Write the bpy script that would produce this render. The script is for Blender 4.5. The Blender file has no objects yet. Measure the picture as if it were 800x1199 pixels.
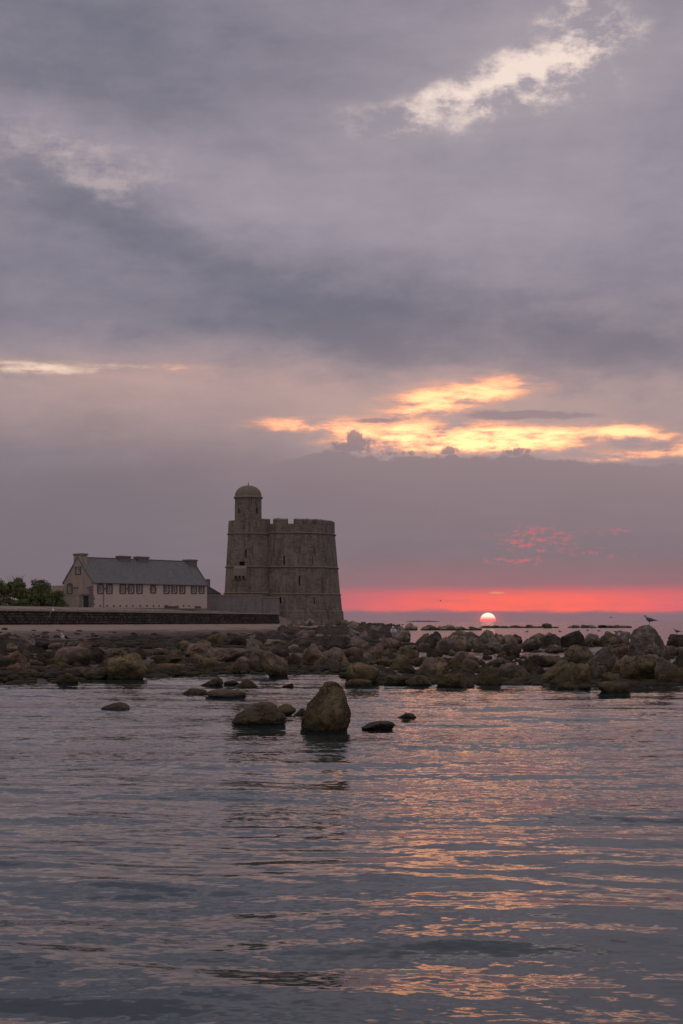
import bpy, bmesh, math, random
import numpy as np
from mathutils import Vector, Matrix, Euler

S = bpy.context.scene
C = S.collection
R = math.radians
random.seed(7)
RNG = np.random.default_rng(11)

# ----------------------------------------------------------------- node helper
class E:
    """A value in a node tree; arithmetic makes Math nodes."""
    t = None
    def __init__(s, sock): s.s = sock
    def _b(a, op, b, c=None):
        n = E.t.nodes.new('ShaderNodeMath'); n.operation = op
        for i, v in enumerate((a, b, c)):
            if v is None: continue
            if isinstance(v, E): E.t.links.new(v.s, n.inputs[i])
            else: n.inputs[i].default_value = float(v)
        return E(n.outputs[0])
    def __add__(a, b): return E._b(a, 'ADD', b)
    __radd__ = __add__
    def __sub__(a, b): return E._b(a, 'SUBTRACT', b)
    def __rsub__(a, b): return E._b(b, 'SUBTRACT', a)
    def __mul__(a, b): return E._b(a, 'MULTIPLY', b)
    __rmul__ = __mul__
    def __truediv__(a, b): return E._b(a, 'DIVIDE', b)
def fn(op, a, b=None): return E._b(a, op, b)
def clamp(a): 
    r = E._b(a, 'ADD', 0.0); r.s.node.use_clamp = True; return r
def sstep(a, lo, hi, o0=0.0, o1=1.0):
    n = E.t.nodes.new('ShaderNodeMapRange'); n.interpolation_type = 'SMOOTHSTEP'
    E.t.links.new(a.s, n.inputs[0])
    for i, v in zip((1, 2, 3, 4), (lo, hi, o0, o1)): n.inputs[i].default_value = v
    return E(n.outputs[0])
def gauss(a, b): return fn('EXPONENT', (a*a + b*b) * -1.0)
def lnk(a, sock):
    if isinstance(a, E): E.t.links.new(a.s, sock)
    elif isinstance(a, (int, float)): sock.default_value = a
    else: sock.default_value = (*a, 1.0) if len(a) == 3 and len(sock.default_value) == 4 else a
def mix(f, a, b, mode='MIX'):
    n = E.t.nodes.new('ShaderNodeMix'); n.data_type = 'RGBA'; n.blend_type = mode
    lnk(f, n.inputs[0]); lnk(a, n.inputs[6]); lnk(b, n.inputs[7])
    return E(n.outputs[2])
def vec(x, y, z):
    n = E.t.nodes.new('ShaderNodeCombineXYZ')
    for i, v in enumerate((x, y, z)): lnk(v, n.inputs[i])
    return E(n.outputs[0])
def sep(v):
    n = E.t.nodes.new('ShaderNodeSeparateXYZ'); E.t.links.new(v.s, n.inputs[0])
    return [E(o) for o in n.outputs]
def vmul(v, k):
    n = E.t.nodes.new('ShaderNodeVectorMath'); n.operation = 'MULTIPLY'
    E.t.links.new(v.s, n.inputs[0]); n.inputs[1].default_value = k if not isinstance(k, (int, float)) else (k, k, k)
    return E(n.outputs[0])
def vadd(v, w):
    n = E.t.nodes.new('ShaderNodeVectorMath'); n.operation = 'ADD'
    E.t.links.new(v.s, n.inputs[0]); lnk(w, n.inputs[1]); return E(n.outputs[0])
def noise(v, scale=1.0, detail=4.0, rough=0.55, dist=0.0, color=False):
    n = E.t.nodes.new('ShaderNodeTexNoise'); n.noise_dimensions = '3D'
    E.t.links.new(v.s, n.inputs['Vector'])
    n.inputs['Scale'].default_value = scale; n.inputs['Detail'].default_value = detail
    n.inputs['Roughness'].default_value = rough; n.inputs['Distortion'].default_value = dist
    return E(n.outputs[1 if color else 0])
def srgb(r, g, b):
    f = lambda c: (c/12.92 if c <= 0.04045 else ((c+0.055)/1.055)**2.4)
    return (f(r/255), f(g/255), f(b/255))

# --------------------------------------------------------------------- camera
F = 1832.0                               # focal length in photo pixels
CAM_H = 1.6
PITCH = math.atan(128.5/F)
cam_d = bpy.data.cameras.new('camera'); cam = bpy.data.objects.new('camera', cam_d); C.objects.link(cam)
cam.location = (0, 0, CAM_H); cam.rotation_euler = (math.pi/2 + PITCH, 0, 0)
cam_d.sensor_width = 36; cam_d.lens = 36*F/1199; cam_d.clip_start = 0.05; cam_d.clip_end = 90000
S.camera = cam

def ray(px, py):
    u = (px-400)/F; v = (599.5-py)/F
    cp, sp = math.cos(PITCH), math.sin(PITCH)
    return Vector((u, cp - v*sp, sp + v*cp))
def at(px, py, d):
    r = ray(px, py); k = d/r.y
    return Vector((r.x*k, d, CAM_H + r.z*k))
def ground(px, py, z=0.0):
    r = ray(px, py); k = (z-CAM_H)/r.z
    return Vector((r.x*k, r.y*k, z))
def azel(px, py):
    r = ray(px, py).normalized()
    return math.degrees(math.atan2(r.x, r.y)), math.degrees(math.asin(r.z))

# ------------------------------------------------------------- world: dusk sky
SUN_AZ, SUN_EL = azel(571.5, 726.8)
W = bpy.data.worlds.new('World'); S.world = W; W.use_nodes = True
E.t = W.node_tree; E.t.nodes.clear()
tc = E.t.nodes.new('ShaderNodeTexCoord')
D = E(tc.outputs['Generated'])
dx, dy, dz = sep(D)
DEG = 57.29578
az = fn('ARCTAN2', dx, dy)*DEG
el = fn('ARCSINE', fn('ABSOLUTE', dz))*DEG
K = 0.03128                               # degrees per photo pixel, for feature sizes
flat = vec(dx, dy, fn('ABSOLUTE', dz)*2.6)      # clouds stretched along the horizon
warp = noise(flat, 9.0, 4, 0.6, color=True)
wr, wg, wb = sep(warp)
fine = noise(vec(dx, dy, fn('ABSOLUTE', dz)*2.0), 55.0, 5, 0.62)
big = noise(flat, 5.0, 5, 0.55)
mid = noise(flat, 16.0, 5, 0.6)
streak = noise(vec(dx, dy, fn('ABSOLUTE', dz)*7.0), 14.0, 5, 0.6)
puffs = noise(vec(dx, dy, fn('ABSOLUTE', dz)*1.5), 34.0, 6, 0.66)
azw = az + (wr-0.5)*5.0 + (fine-0.5)*0.9
elw = el + (wg-0.5)*3.0 + (fine-0.5)*0.7
azs = az + (wr-0.5)*2.4 + (fine-0.5)*0.5
els = el + (wg-0.5)*0.55
def G(px, py, sx, sy, tilt=0.0, a=None, e=None):
    a0, e0 = azel(px, py); a = azw if a is None else a; e = elw if e is None else e
    u = (a - a0); v = (e - e0)
    if tilt:
        c, s = math.cos(R(tilt)), math.sin(R(tilt))
        u, v = u*c + v*s, v*c - u*s
    return gauss(u*(1/(sx*K)), v*(1/(sy*K)))
# cloud deck brightness
bright = (0.52 + (big-0.5)*0.80 + (mid-0.5)*0.50 + (streak-0.5)*0.22 + (puffs-0.5)*0.34
          - G(70, 40, 330, 90)*0.26 - G(230, 90, 260, 60)*0.16
          - G(190, 275, 240, 42, -22)*0.42 - G(90, 225, 90, 26, -14)*0.22
          - G(430, 378, 380, 46, -3)*0.34 - G(690, 408, 200, 44)*0.26
          + G(60, 165, 150, 46, -8)*0.34 + G(330, 235, 260, 52, -8)*0.22
          + G(640, 250, 260, 80)*0.22 + G(690, 80, 200, 90)*0.26)
bright = clamp(bright)
deck = mix(bright, srgb(112, 112, 127), srgb(163, 153, 164))
# warmth: everything towards the sun's side of the deck
warmth = clamp(G(600, 485, 430, 90, 0, azs, els)*1.0 + G(120, 460, 360, 48, 0, azs, els)*0.62)
deck = mix(warmth*sstep(bright, 0.1, 0.8, 0.3, 1.0), deck, srgb(198, 163, 154))
e_edge = azel(0, 441)[1] - sstep(az, azel(330, 0)[0], azel(800, 0)[0])*0.75 + (streak-0.5)*1.1 + (puffs-0.5)*0.9 + (fine-0.5)*0.4
under = sstep(e_edge - el, -0.06, 0.22)*sstep(el, 5.6, 7.6)*(1.0 - sstep(fn('ABSOLUTE', az), 25.0, 60.0))
deck = mix(under*sstep(bright, 0.0, 0.6, 0.22, 0.50), deck, srgb(180, 156, 152))
fill_gain = sstep(fn('ABSOLUTE', az - SUN_AZ), 30.0, 150.0, 1.0, 1.40)*sstep(el, 30.0, 80.0, 1.0, 1.25)  # sky brightened behind the viewer and overhead, added to fill the shaded sides
# pale break high up
brk = (G(510, 125, 100, 28, 12)*0.72 + G(595, 95, 100, 34, 14)*0.85 + G(665, 68, 75, 40, 22)*0.92 + G(690, 20, 40, 50, 60)*0.75)
brk_s = G(600, 95, 190, 62, 14)
sky = mix(clamp(brk_s*0.34), deck, srgb(200, 186, 188))
brkn = brk*0.86*(-0.08 + (puffs-0.5)*4.8 + (mid-0.5)*3.4 + (fine-0.5)*1.6 + 1.0)
sky = mix(sstep(brkn, 0.15, 1.0)*0.60, sky, srgb(222, 202, 196))
sky = mix(sstep(brkn, 0.50, 1.70)*0.88, sky, (0.93, 0.76, 0.67))
bl = G(70, 190, 150, 34, -10)*((puffs-0.5)*4.0 + (streak-0.5)*2.0 + 0.8)
sky = mix(sstep(bl, 0.3, 1.6)*0.42, sky, srgb(214, 194, 190))
# clear band low over the sun: real clear sky, seen through the gap
nis = E.t.nodes.new('ShaderNodeTexSky'); nis.sky_type = 'NISHITA'; nis.sun_disc = False
nis.sun_elevation = R(max(0.3, SUN_EL)); nis.sun_rotation = R(SUN_AZ); nis.dust_density = 2.0
gapc = mix(sstep(els, azel(0, 535)[1], azel(0, 440)[1]), (2.35, 0.97, 0.48), (1.95, 0.82, 0.40))
westish = sstep(az, azel(160, 0)[0], azel(290, 0)[0])
gapc = mix(westish, (0.86, 0.66, 0.53), gapc)
gapc = mix(0.03, gapc, E(nis.outputs[0]))
orange = (1.12, 0.48, 0.27)
a5, e5 = az + (wr-0.5)*1.3 + (fine-0.5)*0.6, el + (wg-0.5)*0.30 + (fine-0.5)*0.40
gap = (G(530, 512, 120, 15, 0, a5, e5)*1.0 + G(600, 522, 80, 9, 0, a5, e5)*0.50 + G(360, 497, 70, 8, 0, a5, e5)*0.62
       + G(545, 460, 80, 15, 6, a5, e5)*0.74 + G(505, 480, 55, 12, 10, a5, e5)*0.55
       + G(655, 508, 60, 7, 0, a5, e5)*0.44 + G(752, 506, 48, 9, -6, a5, e5)*0.72 + G(745, 533, 90, 7, 4, a5, e5)*0.48
       + G(30, 430, 70, 11, -4, a5, e5)*0.56 + G(170, 431, 80, 6, 0, a5, e5)*0.45 + G(880, 520, 90, 12, 0, a5, e5)*0.5)
strk2 = noise(vec(dx, dy, fn('ABSOLUTE', dz)*5.0), 30.0, 6, 0.62)
gapn = gap*((strk2-0.5)*4.4 + (mid-0.5)*1.2 + (fine-0.5)*1.6 + 1.0)
sky = mix(sstep(gapn, 0.03, 0.62)*0.78, sky, mix(westish, (0.52, 0.36, 0.31), orange))
sky = mix(sstep(gapn, 0.24, 1.05), sky, gapc)
# dark bars lying in front of the gap
bars = sstep(G(620, 487, 110, 7, 0, a5, e5)*1.1 + G(440, 493, 40, 4, 0, a5, e5)*0.9 + (strk2-0.5)*0.6, 0.45, 0.85)
sky = mix(bars*0.75, sky, srgb(150, 130, 136))
# low grey bank with a lumpy top
e_top = azel(0, 531)[1]
def bump(px, w, hpx): 
    a0 = azel(px, 600)[0]; u = (az - a0)*(1/(w*K)); return fn('EXPONENT', u*u*-1.0)*(hpx*K)
lump = bump(395, 34, 8) + bump(530, 14, 4) + bump(604, 20, 5) + bump(470, 40, 3)
ragged = (noise(vec(dx, dy, dz), 95.0, 4, 0.62)-0.5)*1.0
edge = lump*(1.0 + ragged*1.5) + e_top + ragged*0.42 + (fine-0.5)*0.5 - sstep(az, azel(600, 0)[0], azel(760, 0)[0])*0.32
sharp = sstep(az, azel(300, 0)[0], azel(400, 0)[0])*sstep(az, azel(650, 0)[0], azel(800, 0)[0], 1.0, 0.35)
dd_ = edge - el
m_bank = sharp*sstep(dd_, -0.03, 0.14) + (1.0 - sharp)*sstep(dd_ + (streak-0.5)*2.0 + (wb-0.5)*4.0, -3.4, 1.6)
puff = noise(vec(dx, dy, dz), 150.0, 5, 0.68)
blob = (G(415, 511, 9, 10, 0, az, el)*0.9 + G(423, 519, 16, 8, 0, az, el)*0.8 + G(398, 523, 18, 7, 0, az, el)*0.75
        + G(528, 527, 11, 5, 0, az, el)*0.8 + G(606, 528, 19, 6, 0, az, el)*0.9 + G(470, 531, 60, 5, 0, az, el)*0.5)
m_bank = fn('MAXIMUM', m_bank, sstep(blob*((puff-0.5)*5.0 + 1.0), 0.22, 0.72)*0.92)
bank_t = clamp((el - 1.2)*(1/4.8))
bank = mix(bank_t, srgb(121, 106, 115), srgb(150, 131, 135))
bank = mix(clamp(G(200, 610, 420, 70, 0, azs, els)*0.6), bank, srgb(123, 114, 122))
bank = mix(clamp((big-0.5)*1.0+(streak-0.5)*0.9+(mid-0.5)*0.8+0.25)*0.45, bank, srgb(152, 133, 136))
bank = mix(sstep(azs, azel(420, 0)[0], azel(60, 0)[0])*0.6, bank, srgb(120, 111, 119))
far_side = sstep(fn('ABSOLUTE', az - SUN_AZ), 25.0, 80.0)
bank = mix(far_side*0.7, bank, srgb(122, 116, 126))
# red torn shreds in the bank
shred = G(625, 632, 52, 17, 0, az, el)*0.9 + G(605, 657, 40, 5, 0, az, el)*0.9 + G(712, 648, 40, 7, 0, az, el)*0.50 + G(712, 622, 30, 5, 0, az, el)*0.55
shn = noise(vec(dx, dy, fn('ABSOLUTE', dz)*2.4), 150.0, 5, 0.65)
m_sh = sstep(shred*((shn-0.5)*7.0 + 0.60), 0.20, 1.25)
bank = mix(m_sh*0.62, bank, srgb(226, 110, 112))
# red band under the bank
e_lo, e_hi = azel(0, 716)[1], azel(0, 687.5)[1]
eb = el + (streak-0.5)*0.40 + (strk2-0.5)*0.26
m_red = sstep(eb, e_lo-0.10, e_lo+0.12)*(1.0 - sstep(eb, e_hi-0.34, e_hi+0.22))
side = sstep(az, azel(265, 0)[0], azel(500, 0)[0], 0.05, 1.0)*sstep(az, 14.0, 34.0, 1.0, 0.05)
redc = mix(clamp(G(610, 704, 150, 60, 0, az, el)), srgb(222, 106, 116), (1.12, 0.165, 0.110))
redc = mix(sstep(eb, 0.75, e_hi+0.05)*0.62, redc, srgb(206, 106, 114))
redc = mix(sstep(streak, 0.52, 0.66)*0.35, redc, srgb(200, 104, 112))
redc = mix(sstep(G(582, 694, 16, 2.2, 0, az, el)+(shn-0.5)*0.5, 0.55, 0.9)*0.8, redc, srgb(255, 160, 110))
haze_up = sstep(eb, e_hi-0.1, e_hi+1.5, 1.0, 0.0)*side
bank = mix(haze_up*0.42, bank, srgb(186, 112, 118))
low = mix(m_red*side*(0.80 + (strk2-0.5)*0.9), bank, redc)
# murk between the band and the horizon
m_low = 1.0 - sstep(eb, e_lo-0.12, e_lo+0.10)
murk = mix(clamp(G(590, 722, 260, 60, 0, az, el)), srgb(122, 110, 120), srgb(142, 108, 116))
low = mix(m_low, low, murk)
sky = mix(m_bank, sky, low)
sky = mix(1.0, sky, vec(fill_gain, fill_gain, fill_gain), 'MULTIPLY')
# the half-set sun itself
rs = gauss((az - SUN_AZ)*0.0, 0.0)
rr = fn('SQRT', (az - SUN_AZ)*(az - SUN_AZ) + (el - SUN_EL)*(el - SUN_EL))
glow = fn('EXPONENT', rr*rr*(-1/(0.42*0.42)))
sky = mix(glow*0.30, sky, srgb(255, 110, 110))
disc = 1.0 - sstep(rr, 0.270, 0.305)
discc = mix(sstep(el, 0.06, 0.24), (1.0, 0.17, 0.19), (1.15, 1.02, 0.82))
sky = mix(disc, sky, discc)
ten = vmul(sky, 10.0)
bg = E.t.nodes.new('ShaderNodeBackground'); bg.inputs['Strength'].default_value = 0.1
E.t.links.new(ten.s, bg.inputs['Color'])
wo = E.t.nodes.new('ShaderNodeOutputWorld'); E.t.links.new(bg.outputs[0], wo.inputs[0])
W.cycles.sampling_method = 'MANUAL'; W.cycles.sample_map_resolution = 2048

# ------------------------------------------------------------------------ sun
sl = bpy.data.lights.new('sun', 'SUN'); sl.energy = 0.0005; sl.angle = R(0.5); sl.color = (1.0, 0.42, 0.26)
so = bpy.data.objects.new('sun', sl); C.objects.link(so)
sd = Vector((math.sin(R(SUN_AZ)), math.cos(R(SUN_AZ)), math.tan(R(0.5)))).normalized()
so.rotation_euler = sd.to_track_quat('Z', 'Y').to_euler()
S.view_settings.view_transform = 'Standard'; S.view_settings.look = 'None'
S.view_settings.exposure = 0.0; S.view_settings.gamma = 1.0
S.render.engine = 'CYCLES'
S.cycles.use_denoising = True
S.cycles.max_bounces = 5; S.cycles.diffuse_bounces = 2; S.cycles.glossy_bounces = 3
S.cycles.sample_clamp_indirect = 3.0

# -------------------------------------------------------------- object helpers
def tag(o, label=None, cat=None, group=None, kind=None):
    if label: o['label'] = label
    if cat: o['category'] = cat
    if group: o['group'] = group
    if kind: o['kind'] = kind
    return o
def mesh(name, verts, faces, mats=None, parent=None, smooth=False, mi=None, uv=None):
    me = bpy.data.meshes.new(name)
    me.from_pydata([tuple(v) for v in verts] if not isinstance(verts, np.ndarray) else verts.tolist(), [], faces)
    for m in (mats or []): me.materials.append(m)
    if mi is not None: me.polygons.foreach_set('material_index', mi)
    if smooth: me.polygons.foreach_set('use_smooth', [True]*len(me.polygons))
    if uv is not None:
        l = me.uv_layers.new(name='uv'); 
        vi = np.empty(len(me.loops), dtype=np.int32); me.loops.foreach_get('vertex_index', vi)
        l.data.foreach_set('uv', np.asarray(uv, dtype=np.float32)[vi].ravel())
    me.update()
    o = bpy.data.objects.new(name, me); C.objects.link(o)
    if parent: o.parent = parent
    return o
def empty(name, loc=(0, 0, 0), rz=0.0):
    o = bpy.data.objects.new(name, None); C.objects.link(o); o.location = loc; o.rotation_euler = (0, 0, rz)
    o.empty_display_size = 0.2
    return o
class MB:
    def __init__(s): s.v = []; s.f = []; s.m = []
    def add(s, vs, fs, m=0):
        n = len(s.v); s.v += [tuple(v) for v in vs]; s.f += [tuple(i+n for i in f) for f in fs]; s.m += [m]*len(fs); return s
    def box(s, x0, x1, y0, y1, z0, z1, m=0, taper=0.0):
        t = taper
        return s.add([(x0,y0,z0),(x1,y0,z0),(x1,y1,z0),(x0,y1,z0),(x0+t,y0+t,z1),(x1-t,y0+t,z1),(x1-t,y1-t,z1),(x0+t,y1-t,z1)],
                     [(3,2,1,0),(4,5,6,7),(0,1,5,4),(1,2,6,5),(2,3,7,6),(3,0,4,7)], m)
    def obox(s, c, ex, ey, hx, hy, z0, z1, m=0):
        vs = []
        for z in (z0, z1):
            for a, b in ((-1,-1),(1,-1),(1,1),(-1,1)):
                vs.append((c[0]+ex[0]*hx*a+ey[0]*hy*b, c[1]+ex[1]*hx*a+ey[1]*hy*b, z))
        fs = [(3,2,1,0),(4,5,6,7),(0,1,5,4),(1,2,6,5),(2,3,7,6),(3,0,4,7)]
        if ex[0]*ey[1]-ex[1]*ey[0] < 0: fs = [f[::-1] for f in fs]
        return s.add(vs, fs, m)
    def tube(s, pts, rad, n=6, m=0):
        pts = [Vector(p) for p in pts]; rs = rad if isinstance(rad, (list, tuple)) else [rad]*len(pts)
        vs = []; 
        for i, p in enumerate(pts):
            d = (pts[min(i+1, len(pts)-1)] - pts[max(i-1, 0)]).normalized()
            a = d.orthogonal().normalized(); b = d.cross(a)
            for k in range(n):
                t = 2*math.pi*k/n; vs.append(p + a*math.cos(t)*rs[i] + b*math.sin(t)*rs[i])
        fs = [(i*n+k, i*n+(k+1) % n, (i+1)*n+(k+1) % n, (i+1)*n+k) for i in range(len(pts)-1) for k in range(n)]
        fs += [tuple(range(n-1, -1, -1)), tuple((len(pts)-1)*n+k for k in range(n))]
        return s.add(vs, fs, m)
    def build(s, name, mats, parent=None, smooth=False):
        return mesh(name, s.v, s.f, mats, parent, smooth, s.m)
def lathe(name, prof, seg, mats, parent=None, smooth=True, uvr=None, cap=True):
    """prof: (radius, z) from bottom to top; uv in metres."""
    vs, uv = [], []
    r0 = uvr or max(p[0] for p in prof); L = 0.0; last = None
    for r, z in prof:
        if last is not None: L += math.hypot(r-last[0], z-last[1])
        last = (r, z)
        for k in range(seg+1):
            a = 2*math.pi*k/seg
            vs.append((r*math.sin(a), -r*math.cos(a), z)); uv.append((r0*(a-math.pi), L))
    # seam column doubled, so the uv stays clean; seam lies at the near side turned to the back later
    n = seg+1; fs = []
    for i in range(len(prof)-1):
        for k in range(seg): fs.append((i*n+k, i*n+k+1, (i+1)*n+k+1, (i+1)*n+k))
    if cap:
        fs.append(tuple(range(seg-1, -1, -1))); fs.append(tuple((len(prof)-1)*n+k for k in range(seg)))
    return mesh(name, vs, fs, mats, parent, smooth, None, uv)
def weld(o, d=1e-5):
    bm = bmesh.new(); bm.from_mesh(o.data); bmesh.ops.remove_doubles(bm, verts=bm.verts, dist=d)
    bm.normal_update(); bm.to_mesh(o.data); bm.free()
def carve(o, cut):
    weld(o)
    c = cut.build('cutter', [])
    m = o.modifiers.new('cut', 'BOOLEAN'); m.object = c; m.operation = 'DIFFERENCE'; m.solver = 'EXACT'
    bpy.context.view_layer.update()
    me = bpy.data.meshes.new_from_object(o.evaluated_get(bpy.context.evaluated_depsgraph_get()))
    o.modifiers.clear(); old = o.data; me.name = old.name; o.data = me
    me.polygons.foreach_set('use_smooth', [False]*len(me.polygons))
    bpy.data.objects.remove(c)

# ---------------------------------------------------------------- numpy noise
_perm = np.random.default_rng(3).permutation(512)
_grad = np.random.default_rng(4).normal(size=(512, 3)); _grad /= np.linalg.norm(_grad, axis=1)[:, None]
def perlin(p):
    i = np.floor(p).astype(int); f = p - i; u = f*f*f*(f*(f*6-15)+10)
    def g(ox, oy, oz):
        h = _perm[(_perm[(_perm[(i[:, 0]+ox) & 511] + i[:, 1]+oy) & 511] + i[:, 2]+oz) & 511]
        return (_grad[h]*(f - np.array([ox, oy, oz]))).sum(1)
    lx = lambda a, b: a + (b-a)*u[:, 0]
    y0 = lx(g(0,0,0), g(1,0,0)); y1 = lx(g(0,1,0), g(1,1,0)); y2 = lx(g(0,0,1), g(1,0,1)); y3 = lx(g(0,1,1), g(1,1,1))
    a = y0 + (y1-y0)*u[:, 1]; b = y2 + (y3-y2)*u[:, 1]
    return a + (b-a)*u[:, 2]
def fbm(p, o=4, g=0.5):
    s = 0; a = 1.0
    for _ in range(o): s = s + a*perlin(p); p = p*2.03 + 17.3; a *= g
    return s
def ss(x, a, b):
    t = np.clip((x-a)/(b-a), 0, 1); return t*t*(3-2*t)

# ------------------------------------------------------------------ materials
def material(name):
    m = bpy.data.materials.new(name); m.use_nodes = True
    E.t = m.node_tree; E.t.nodes.clear()
    b = E.t.nodes.new('ShaderNodeBsdfPrincipled'); o = E.t.nodes.new('ShaderNodeOutputMaterial')
    E.t.links.new(b.outputs[0], o.inputs[0])
    return m, b
def put(b, **k):
    for n, v in k.items():
        lnk(v, b.inputs[{'col': 'Base Color', 'rough': 'Roughness', 'nor': 'Normal', 'spec': 'Specular IOR Level', 'ior': 'IOR', 'metal': 'Metallic'}[n]])
def pos():
    g = E.t.nodes.new('ShaderNodeNewGeometry'); return E(g.outputs['Position'])
def objco():
    t = E.t.nodes.new('ShaderNodeTexCoord'); return E(t.outputs['Object'])
def oinfo(): 
    n = E.t.nodes.new('ShaderNodeObjectInfo'); return E(n.outputs['Color']), E(n.outputs['Random'])
def bumpn(h, dist, strength=1.0):
    n = E.t.nodes.new('ShaderNodeBump'); n.inputs['Distance'].default_value = dist; n.inputs['Strength'].default_value = strength
    E.t.links.new(h.s, n.inputs['Height']); return E(n.outputs[0])
def plain(name, col, rough=0.7, spec=0.3, var=0.25, scale=3.0, metal=0.0):
    m, b = material(name)
    n = noise(objco(), scale, 5, 0.6)
    put(b, col=mix(n, tuple(c*(1-var) for c in col), tuple(c*(1+var) for c in col)), rough=rough, spec=spec, metal=metal)
    return m
def masonry(name, c1, c2, mortar, bw, bh, patch, dark, size=0.018, uv=True, depth=0.05):
    m, b = material(name)
    if uv:
        t = E.t.nodes.new('ShaderNodeTexCoord'); v = E(t.outputs['UV'])
    else:
        a_, b_, c_ = sep(objco()); v = vec(a_ + b_, c_, 0.0)
    br = E.t.nodes.new('ShaderNodeTexBrick')
    wob = vadd(v, vmul(noise(v, 1.3, 3, 0.6, color=True), 0.16))
    E.t.links.new(wob.s, br.inputs['Vector'])
    for n_, k in (('Color1', c1), ('Color2', c2), ('Mortar', mortar)): br.inputs[n_].default_value = (*k, 1)
    br.inputs['Scale'].default_value = 1.0; br.inputs['Mortar Size'].default_value = size; br.inputs['Mortar Smooth'].default_value = 0.4
    br.inputs['Bias'].default_value = 0.0; br.inputs['Brick Width'].default_value = bw; br.inputs['Row Height'].default_value = bh
    p = objco(); px_, py_, pz_ = sep(p)
    n1 = noise(p, 0.33, 5, 0.65); n2 = noise(p, 1.7, 5, 0.7)
    run = noise(vec(px_*1.6, py_*1.6, pz_*0.16), 1.0, 5, 0.65)
    col = mix(sstep(n1, 0.40, 0.66)*0.65, E(br.outputs[0]), patch)
    col = mix(sstep(run, 0.50, 0.68)*0.65, col, dark)
    col = mix(sstep(n2, 0.35, 0.75)*0.55, col, mix(0.5, col, dark))
    run2 = noise(vec(px_*0.9+7.0, py_*0.9, pz_*0.10), 1.0, 5, 0.7)
    col = mix(sstep(run2, 0.54, 0.66)*0.55, col, patch)
    n5 = noise(p, 4.5, 3, 0.7)
    col = mix(sstep(n5, 0.55, 0.7)*0.5, col, dark)
    put(b, col=col, rough=0.92, spec=0.15, nor=bumpn(E(br.outputs[1])*-1.0 + n2*1.2, depth))
    return m

M = {}
M['tower'] = masonry('tower_granite', (0.18, 0.148, 0.108), (0.30, 0.25, 0.185), (0.25, 0.215, 0.16), 0.75, 0.36, (0.34, 0.29, 0.225), (0.065, 0.052, 0.036))
M['tower_plain'] = plain('tower_trim_stone', (0.26, 0.212, 0.152), 0.9, 0.15, 0.35, 1.2)
M['dome'] = plain('dome_stone', (0.225, 0.186, 0.128), 0.9, 0.15, 0.3, 1.5)
M['outwork'] = masonry('outwork_stone', (0.27, 0.235, 0.205), (0.34, 0.29, 0.255), (0.30, 0.26, 0.23), 0.7, 0.34, (0.23, 0.225, 0.205), (0.17, 0.15, 0.13), uv=False)
M['render'] = plain('house_render', (0.58, 0.475, 0.375), 0.9, 0.15, 0.16, 0.8)
M['gable'] = masonry('gable_granite', (0.40, 0.315, 0.24), (0.48, 0.385, 0.30), (0.46, 0.37, 0.285), 0.6, 0.3, (0.50, 0.40, 0.31), (0.30, 0.235, 0.18), uv=False)
M['quoin'] = plain('window_brick', (0.155, 0.098, 0.072), 0.9, 0.15, 0.3, 3.0)
M['greystone'] = plain('grey_granite', (0.19, 0.165, 0.15), 0.9, 0.15, 0.3, 2.0)
M['white_wood'] = plain('white_window_paint', (0.62, 0.61, 0.60), 0.6, 0.3, 0.06, 5.0)
M['dark_in'] = plain('dark_interior', (0.012, 0.011, 0.011), 0.9, 0.1, 0.2)
M['door'] = plain('green_door_paint', (0.035, 0.055, 0.05), 0.6, 0.3, 0.2)
M['pipe'] = plain('grey_zinc', (0.16, 0.15, 0.15), 0.5, 0.4, 0.2)
m, b = material('window_glass'); put(b, col=(0.13, 0.13, 0.135), rough=0.06, spec=0.5); M['glass'] = m
# slate
m, b = material('roof_slate')
v = E(E.t.nodes.new('ShaderNodeTexCoord').outputs['UV'])
br = E.t.nodes.new('ShaderNodeTexBrick'); E.t.links.new(v.s, br.inputs['Vector'])
for n_, k in (('Color1', (0.20, 0.195, 0.175)), ('Color2', (0.265, 0.255, 0.225)), ('Mortar', (0.05, 0.05, 0.05))): br.inputs[n_].default_value = (*k, 1)
br.inputs['Scale'].default_value = 1.0; br.inputs['Brick Width'].default_value = 0.32; br.inputs['Row Height'].default_value = 0.22; br.inputs['Mortar Size'].default_value = 0.012
n1 = noise(objco(), 0.5, 5, 0.65)
put(b, col=mix(sstep(n1, 0.42, 0.7)*0.5, E(br.outputs[0]), (0.17, 0.165, 0.135)), rough=0.75, spec=0.25, nor=bumpn(E(br.outputs[1])*-1.0 + noise(v, 6.0, 3)*0.8, 0.02))
M['slate'] = m
# boulders: colour from each object, weed by height above the water, wet foot
m, b = material('boulder_rock')
oc, orand = oinfo()
p = pos(); pxx, pyy, pzz = sep(p); q = vadd(objco(), vec(orand*40.0, orand*17.0, orand*9.0))
n1 = noise(p, 1.4, 6, 0.65); n2 = noise(p, 5.5, 6, 0.7); n3 = noise(p, 26.0, 4, 0.7); n4 = noise(p, 0.7, 4, 0.6)
rock = mix(sstep(n1, 0.34, 0.68), mix(1.0, oc, (0.42, 0.40, 0.37), 'MULTIPLY'), mix(1.0, oc, (1.45, 1.42, 1.38), 'MULTIPLY'))
rock = mix(sstep(n2, 0.52, 0.72)*0.45, rock, mix(0.5, rock, (0.20, 0.175, 0.15)))
rock = mix(sstep(n3, 0.52, 0.68)*0.5, rock, (0.04, 0.034, 0.026))
lich = sstep(noise(p, 3.1, 5, 0.75), 0.60, 0.70)
rock = mix(lich*0.5, rock, (0.36, 0.32, 0.26))
crk = E.t.nodes.new('ShaderNodeTexVoronoi'); crk.feature = 'DISTANCE_TO_EDGE'; crk.inputs['Scale'].default_value = 1.7
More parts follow.
